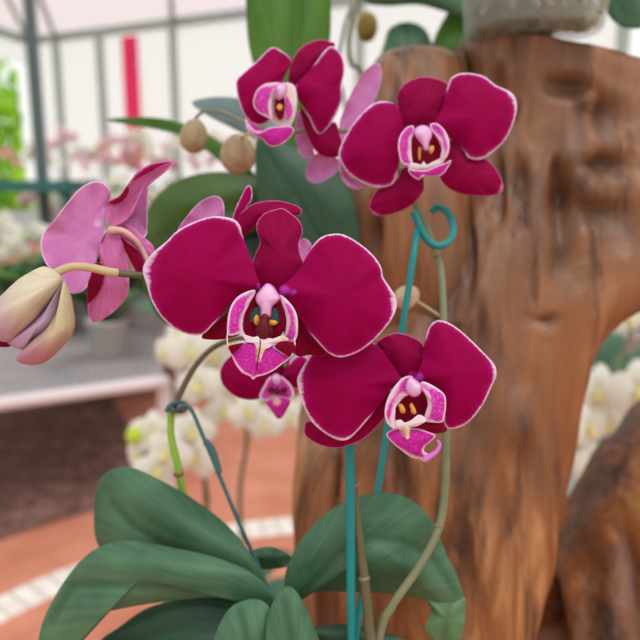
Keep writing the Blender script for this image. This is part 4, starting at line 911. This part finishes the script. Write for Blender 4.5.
# ================================================================== BENCHES
green_metal = plain('metal_green_grey', srgb(176, 194, 188), .5, .4, metal=0, var=srgb(160, 180, 174), scale=8).m
teal_metal = plain('metal_teal', srgb(36, 112, 104), .5, .4, var=srgb(50, 96, 92), scale=6).m
grey_metal = plain('metal_grey_mesh', srgb(186, 180, 180), .5, .4, metal=0, var=srgb(164, 158, 160), scale=12).m
white_pipe = plain('pipe_white', srgb(226, 214, 214), .5, .3, var=srgb(214, 200, 202), scale=6).m
def bench(name, label, x0, x1, y0, y1, z, topmat, legmat, slats=0, edge=.03):
    t = empty(name, ((x0 + x1) / 2, (y0 + y1) / 2, 0)); tag(t, label, 'bench')
    bm = bmesh.new()
    if slats:
        for i in range(slats):
            x = x0 + (x1 - x0) * (i + .5) / slats; box_bm(bm, x - (x1 - x0) / slats * .33, x + (x1 - x0) / slats * .33, y0 + .02, y1 - .02, z - .015, z)
        for k in range(4):
            y = y0 + .1 + (y1 - y0 - .2) * k / 3; box_bm(bm, x0, x1, y - .01, y + .01, z - .03, z - .016)
    else: box_bm(bm, x0, x1, y0, y1, z - .02, z)
    mesh_obj('bench_top', bm, topmat, t, smooth=False)
    for (a, b, c, d) in ((x0, x1, y0 - edge / 2, y0 + edge / 2), (x0, x1, y1 - edge / 2, y1 + edge / 2), (x0 - edge / 2, x0 + edge / 2, y0, y1), (x1 - edge / 2, x1 + edge / 2, y0, y1)):
        box('rail', a, b, c, d, z - edge, z + .005, legmat, t, bevel=.004)
    for x in (x0 + .05, x1 - .05):
        for y in (y0 + .05, y1 - .05): box('leg', x - .02, x + .02, y - .02, y + .02, 0, z - edge, legmat, t)
    return t
bench('plant_bench', 'teal edged bench under the dark post at far left', -3.2, X(88, 3.7), 3.55, 3.9, .93, teal_metal, teal_metal, edge=.05)
bench('plant_bench', 'far bench crowded with pale orchids near the greenhouse wall', -3.4, .6, 5.0, 6.1, .66, grey_metal, green_metal)
bench('plant_bench', 'middle bench of pale orchids behind the flower seen from behind', -2.6, .5, 3.98, 4.5, .40, grey_metal, green_metal)
bench('plant_bench', 'low shelf of green plants behind the cream bud', -2.2, .4, 2.92, 3.48, .22, grey_metal, green_metal)
t = empty('slatted_bench', (-1.0, 2.3, 0)); tag(t, 'grey slatted bench with a white front rail above the soil bed', 'bench')
FL, FR, BR, BL = (Vector(q) for q in ((-1.55, 1.38, .365), (-.47, 1.99, .365), (-.60, 2.85, .365), (-2.3, 2.45, .365)))
bm = bmesh.new()
for i in range(60):
    u0, u1 = i / 60, (i + .68) / 60
    c4 = [FL.lerp(FR, u0), FL.lerp(FR, u1), BL.lerp(BR, u1), BL.lerp(BR, u0)]
    lo = [bm.verts.new(q - Vector((0, 0, .012))) for q in c4]; hi = [bm.verts.new(q) for q in c4]
    bm.faces.new(lo[::-1]); bm.faces.new(hi)
    for k in range(4): bm.faces.new([lo[k], lo[(k + 1) % 4], hi[(k + 1) % 4], hi[k]])
for u in (.05, .35, .65, .95):
    tube_bm(bm, [FL.lerp(BL, u) - Vector((0, 0, .02)), FR.lerp(BR, u) - Vector((0, 0, .02))], .01, seg=6, sub=2)
bmesh.ops.recalc_face_normals(bm, faces=bm.faces)
mesh_obj('bench_top', bm, grey_metal, t, smooth=False)
for q in (FL, FR, BR, BL): box('leg', q.x - .018, q.x + .018, q.y + .02, q.y + .056, 0, .35, white_pipe, t)
pipe = tube('white_rail', [(-1.58, 1.35, .365), (-1.0, 1.68, .365), (-.45, 1.98, .365)], .019, white_pipe, None)
tag(pipe, 'thick white pipe along the front of the grey slatted bench', 'pipe')
bench('plant_bench', 'shelf of plants right of the driftwood stump', .55, 1.6, 1.5, 2.75, .40, grey_metal, green_metal)
# small pots of the orchids on the teal bench
bd = bmesh.new()

# ================================================================== GREENHOUSE SHELL AND GROUND
s = NT('terracotta_floor'); s.rough(.7); s.spec(.2)
geo = s.n('ShaderNodeNewGeometry').outputs['Position']
sx = s.n('ShaderNodeSeparateXYZ'); s.l(geo, sx.inputs[0])
CX, CY = .083, .81
dx = s.math('SUBTRACT', sx.outputs[0], CX); dy = s.math('SUBTRACT', sx.outputs[1], CY)
rad = s.math('SQRT', s.math('ADD', s.math('MULTIPLY', dx, dx), s.math('MULTIPLY', dy, dy)))
ang = s.math('ARCTAN2', dy, dx)
base = s.ramp(s.noise(geo, 6, 4), [(.3, srgb(196, 122, 96)), (.7, srgb(216, 146, 118))])
tilew = s.ramp(s.noise(geo, 25, 2), [(.3, srgb(226, 216, 204)), (.7, srgb(244, 238, 228))])
def band(r0, r1):
    return s.math('MULTIPLY', s.math('GREATER_THAN', rad, r0), s.math('LESS_THAN', rad, r1))
R0 = .955
joint = s.math('LESS_THAN', s.math('FRACT', s.math('MULTIPLY', ang, 22)), .90)
tiles = s.math('MULTIPLY', band(R0, R0 + .095), 1)
col = s.mix(tiles, base, s.mix(joint, srgb(176, 150, 132), tilew))
# joints between the terracotta slabs
j2 = s.math('GREATER_THAN', s.math('FRACT', s.math('MULTIPLY', rad, 3.4)), .97)
col = s.mix(s.math('MULTIPLY', s.math('MULTIPLY', j2, .4), s.math('SUBTRACT', 1, tiles)), col, srgb(160, 98, 78))
s.setc(col); s.bump(s.noise(geo, 120, 3), .2, .002)
bm = bmesh.new(); box_bm(bm, -7, 7, -3, 14, -.05, 0)
tag(mesh_obj('floor', bm, s.m, smooth=False), kind='structure')
# soil bed: ring sector under the slatted bench, outside radius RS
soilM = NT('soil_brown'); soilM.rough(.95); soilM.spec(.1)
tc = soilM.n('ShaderNodeTexCoord').outputs['Object']
soilM.setc(soilM.ramp(soilM.noise(tc, 30, 6, .75), [(.3, srgb(84, 56, 50)), (.52, srgb(140, 102, 92)), (.72, srgb(190, 158, 146))]))
soilM.bump(soilM.noise(tc, 60, 5, .7), .8, .02)
bm = bmesh.new(); RS = 1.30; g = []
for i in range(61):
    a = R(115 + 80 * i / 60); r_ = []
    for k in range(31):
        rr = RS + 1.5 * k / 30
        x, y = CX + rr * math.cos(a), CY + rr * math.sin(a)
        zz = .004 + (.018 * (mnoise.noise(Vector((x * 9, y * 9, 0))) + .6) + .008 * mnoise.noise(Vector((x * 40, y * 40, 3)))) * min(1, k / 2) * min(1, (60 - i) / 2, i / 2)
        r_.append(bm.verts.new((x, y, max(.002, zz))))
    g.append(r_)
for i in range(60):
    for k in range(30): bm.faces.new([g[i][k], g[i][k + 1], g[i + 1][k + 1], g[i + 1][k]])
bmesh.ops.recalc_face_normals(bm, faces=bm.faces)
tag(mesh_obj('soil_bed', bm, soilM.m), 'dark brown soil bed under the grey slatted bench', 'soil', kind='stuff')

film = NT('wall_film'); film.setc(srgb(248, 250, 246)); film.rough(.6)
def film_out(f, transp, tr):
    out = [x for x in f.t.nodes if x.type == 'OUTPUT_MATERIAL'][0]
    t1 = f.n('ShaderNodeBsdfTranslucent'); t1.inputs[0].default_value = tr
    t2 = f.n('ShaderNodeBsdfTransparent')
    m1 = f.n('ShaderNodeMixShader'); m1.inputs[0].default_value = .6
    f.l(f.b.outputs[0], m1.inputs[1]); f.l(t1.outputs[0], m1.inputs[2])
    m2 = f.n('ShaderNodeMixShader'); m2.inputs[0].default_value = transp
    f.l(m1.outputs[0], m2.inputs[1]); f.l(t2.outputs[0], m2.inputs[2]); f.l(m2.outputs[0], out.inputs[0])
film_out(film, .75, srgb(250, 250, 246))
roofm = NT('roof_film'); roofm.setc(srgb(248, 238, 241)); roofm.rough(.6); film_out(roofm, .5, srgb(250, 240, 243))
# back wall runs from A (right, near) to B (left, far) and on to the right
A = Vector((3.2, 7.2, 0)); B = Vector((-4.4, 11.2, 0)); H = 2.92
def wallbox(name, a, b, z0, z1, th, mat, parent=None, kind='structure'):
    d = (b - a); L = d.length; an = math.atan2(d.y, d.x)
    M4 = Matrix.Translation(a) @ Matrix.Rotation(an, 4, 'Z')
    o = box(name, 0, L, -th / 2, th / 2, z0, z1, mat, parent, M4=M4)
    if parent is None and kind: tag(o, kind=kind)
    return o
wallbox('wall_back', A, B, 0, .45, .06, plain('wall_base_grey', srgb(190, 186, 180), .8, .2, var=srgb(170, 166, 160), scale=4).m)
ts = [.028, .18, .36, .520, .680, .8335, .934, 1.0]
for i in range(len(ts) - 1):
    wallbox(f'window_{i + 1}', A.lerp(B, ts[i] + .006), A.lerp(B, ts[i + 1] - .006), .45, H, .01, film.m)
for i, t in enumerate(ts):
    p = A.lerp(B, t); bx = box('trim_%d' % (i + 1), p.x - .05, p.x + .05, p.y - .05, p.y + .05, .0, H, green_metal); tag(bx, kind='structure')
wallbox('trim_9', A, B, H, H + .10, .10, green_metal)
# left wall: from the corner B towards the camera, open above a low base with a hedge outside
Cc = Vector((-5.6, 4.0, 0))
wallbox('wall_left', B, Cc, 0, .45, .06, MAT['wall_base_grey'])
for i, t in enumerate((.33, .66, 1.0)):
    p = B.lerp(Cc, t); tag(box('trim_%d' % (10 + i), p.x - .04, p.x + .04, p.y - .04, p.y + .04, 0, H, green_metal), kind='structure')
wallbox('trim_13', B, Cc, H, H + .10, .10, green_metal)
wallbox('window_8', B.lerp(Cc,   .01), B.lerp(Cc, .32), 2.6, H, .01, film.m)
wallbox('window_9', B.lerp(Cc, .34), B.lerp(Cc, .65), 2.6, H, .01, film.m)
# roof rising from the back wall towards the camera
bm = bmesh.new()
pts = [A + Vector((0, 0, H + .1)), B + Vector((0, 0, H + .1)), Vector((Cc.x, Cc.y, H + .1)), Vector((-2.6, 4.0, 4.1)), Vector((3.2, 3.2, 4.1))]
vs = [bm.verts.new(p) for p in pts]
bm.faces.new([vs[0], vs[1], vs[3], vs[4]]); bm.faces.new([vs[1], vs[2], vs[3]])
vt = [bm.verts.new(p + Vector((0, 0, .01))) for p in pts]
bm.faces.new([vt[0], vt[1], vt[3], vt[4]][::-1]); bm.faces.new([vt[1], vt[2], vt[3]][::-1])
for a_, b_ in ((0, 1), (1, 2), (2, 3), (3, 4), (4, 0)): bm.faces.new([vs[a_], vs[b_], vt[b_], vt[a_]])
bmesh.ops.recalc_face_normals(bm, faces=bm.faces)
tag(mesh_obj('ceiling', bm, roofm.m, smooth=False), kind='structure')
def beam(n, a, b, r=.035):
    o = tube('trim_%d' % n, [a, (Vector(a) + Vector(b)) / 2, b], r, green_metal, None, seg=8, sub=2); tag(o, kind='structure')
n_ = 14
for t in (.36, .680, .934):
    a_ = A.lerp(B, t) + Vector((0, 0, H + .05)); b_ = Vector((3.2, 3.2, 4.05)).lerp(Vector((-2.6, 4.0, 4.05)), t); beam(n_, a_, b_); n_ += 1
beam(n_, B + Vector((0, 0, H + .05)), Vector((-2.6, 4.0, 4.05))); n_ += 1
for t in (.33, .62):
    a_ = (A + Vector((0, 0, H + .05))).lerp(Vector((3.2, 3.2, 4.05)), t); b_ = (B + Vector((0, 0, H + .05))).lerp(Vector((-2.6, 4.0, 4.05)), t); beam(n_, a_, b_, .028); n_ += 1
# near post standing behind the teal bench
pp_ = P(48, 182, 3.97)
tag(box('trim_%d' % n_, pp_.x - .026, pp_.x + .026, 3.95, 4.0, 0, 3.9, plain('post_dark', srgb(84, 98, 98), .5, .4).m), kind='structure')
# red banner on the wall
bt = A.lerp(B, .756); 
wdir = (B - A).normalized()
nrm = Vector((wdir.y, -wdir.x, 0)); nrm = nrm if nrm.y < 0 else -nrm
M4 = Matrix.Translation(bt + nrm * .12) @ Matrix.Rotation(math.atan2(wdir.y, wdir.x), 4, 'Z')
redM = plain('banner_pink_red', srgb(250, 90, 150), .7, .2, var=srgb(248, 120, 165), scale=5)
redM.translucent(srgb(255, 120, 175), .75)
tag(box('banner', -.14, .14, -.006, .006, 1.15, H - .08, redM.m, None, M4=M4), 'long hanging pink-red cloth banner on the white greenhouse wall', 'banner')
# hedge outside the left side, strong sunlight put into its bright leaf colour
hedgeM = NT('hedge_sunlit'); tc = hedgeM.n('ShaderNodeTexCoord').outputs['Object']; hedgeM.rough(.7)
hc = hedgeM.ramp(hedgeM.noise(tc, 4, 4, .7), [(.35, srgb(70, 130, 20)), (.6, srgb(200, 255, 70))]); hedgeM.setc(hc); hedgeM.translucent(hc, .3)
bm = bmesh.new(); rnd = random.Random(4)
for i in range(2600):
    t = rnd.random(); yy = 12.4 + t * 3.2; p = Vector((-.40 * yy - .2 - rnd.random() * 2.4, yy, .0 + rnd.random() * (2.7 + .3 * math.sin(t * 9))))
    q = Vector((rnd.uniform(-1, 1), rnd.uniform(-1, 1), rnd.uniform(-1, 1))).normalized(); q2 = q.cross(Vector((.3, .5, 1))).normalized()
    s_ = rnd.uniform(.10, .2)
    bm.faces.new([bm.verts.new(p + q * s_), bm.verts.new(p + q2 * s_ * .5), bm.verts.new(p - q * s_), bm.verts.new(p - q2 * s_ * .5)])
tag(mesh_obj('hedge', bm, hedgeM.m, smooth=False), 'bright sunlit green hedge outside at the far left', 'hedge', kind='stuff')
gm = plain('ground_green', srgb(120, 140, 90), .9, .1, var=srgb(150, 160, 110), scale=1).m
tag(box('ground', -40, 40, -20, 60, -.12, -.06, gm), kind='structure')

# ================================================================== LIGHT, WORLD, CAMERA
w = bpy.data.worlds.new('World'); bpy.context.scene.world = w; w.use_nodes = True
nt = w.node_tree; bg = nt.nodes['Background']
tc = nt.nodes.new('ShaderNodeTexCoord'); sp = nt.nodes.new('ShaderNodeSeparateXYZ'); rp = nt.nodes.new('ShaderNodeValToRGB')
nt.links.new(tc.outputs['Generated'], sp.inputs[0]); nt.links.new(sp.outputs[2], rp.inputs[0])
e = rp.color_ramp.elements; e[0].position = 0; e[0].color = (1.0, 1.0, .98, 1); e[1].position = .6; e[1].color = (.84, .86, .88, 1)
nt.links.new(rp.outputs[0], bg.inputs[0]); bg.inputs[1].default_value = 1.12
sun = bpy.data.lights.new('sun', 'SUN'); sun.energy = 1.3; sun.angle = R(35); sun.color = (1, .985, .96)
so = bpy.data.objects.new('sun', sun); C.objects.link(so)
so.rotation_euler = Vector((-.25, .55, -1)).to_track_quat('-Z', 'Y').to_euler()

cam = bpy.data.cameras.new('camera'); co = bpy.data.objects.new('camera', cam); C.objects.link(co)
co.location = CAM; co.rotation_euler = (R(90) - PITCH, 0, 0)
cam.sensor_width = 36; cam.lens = 36 * F / 640; cam.clip_start = .01; cam.clip_end = 200
cam.dof.use_dof = True; cam.dof.focus_distance = .250; cam.dof.aperture_fstop = cam.lens / 4.0
sc = bpy.context.scene; sc.camera = co
sc.view_settings.view_transform = 'Standard'; sc.view_settings.look = 'None'; sc.view_settings.exposure = 0; sc.view_settings.gamma = 1
sc.cycles.use_denoising = True
sc.cycles.transparent_max_bounces = 16
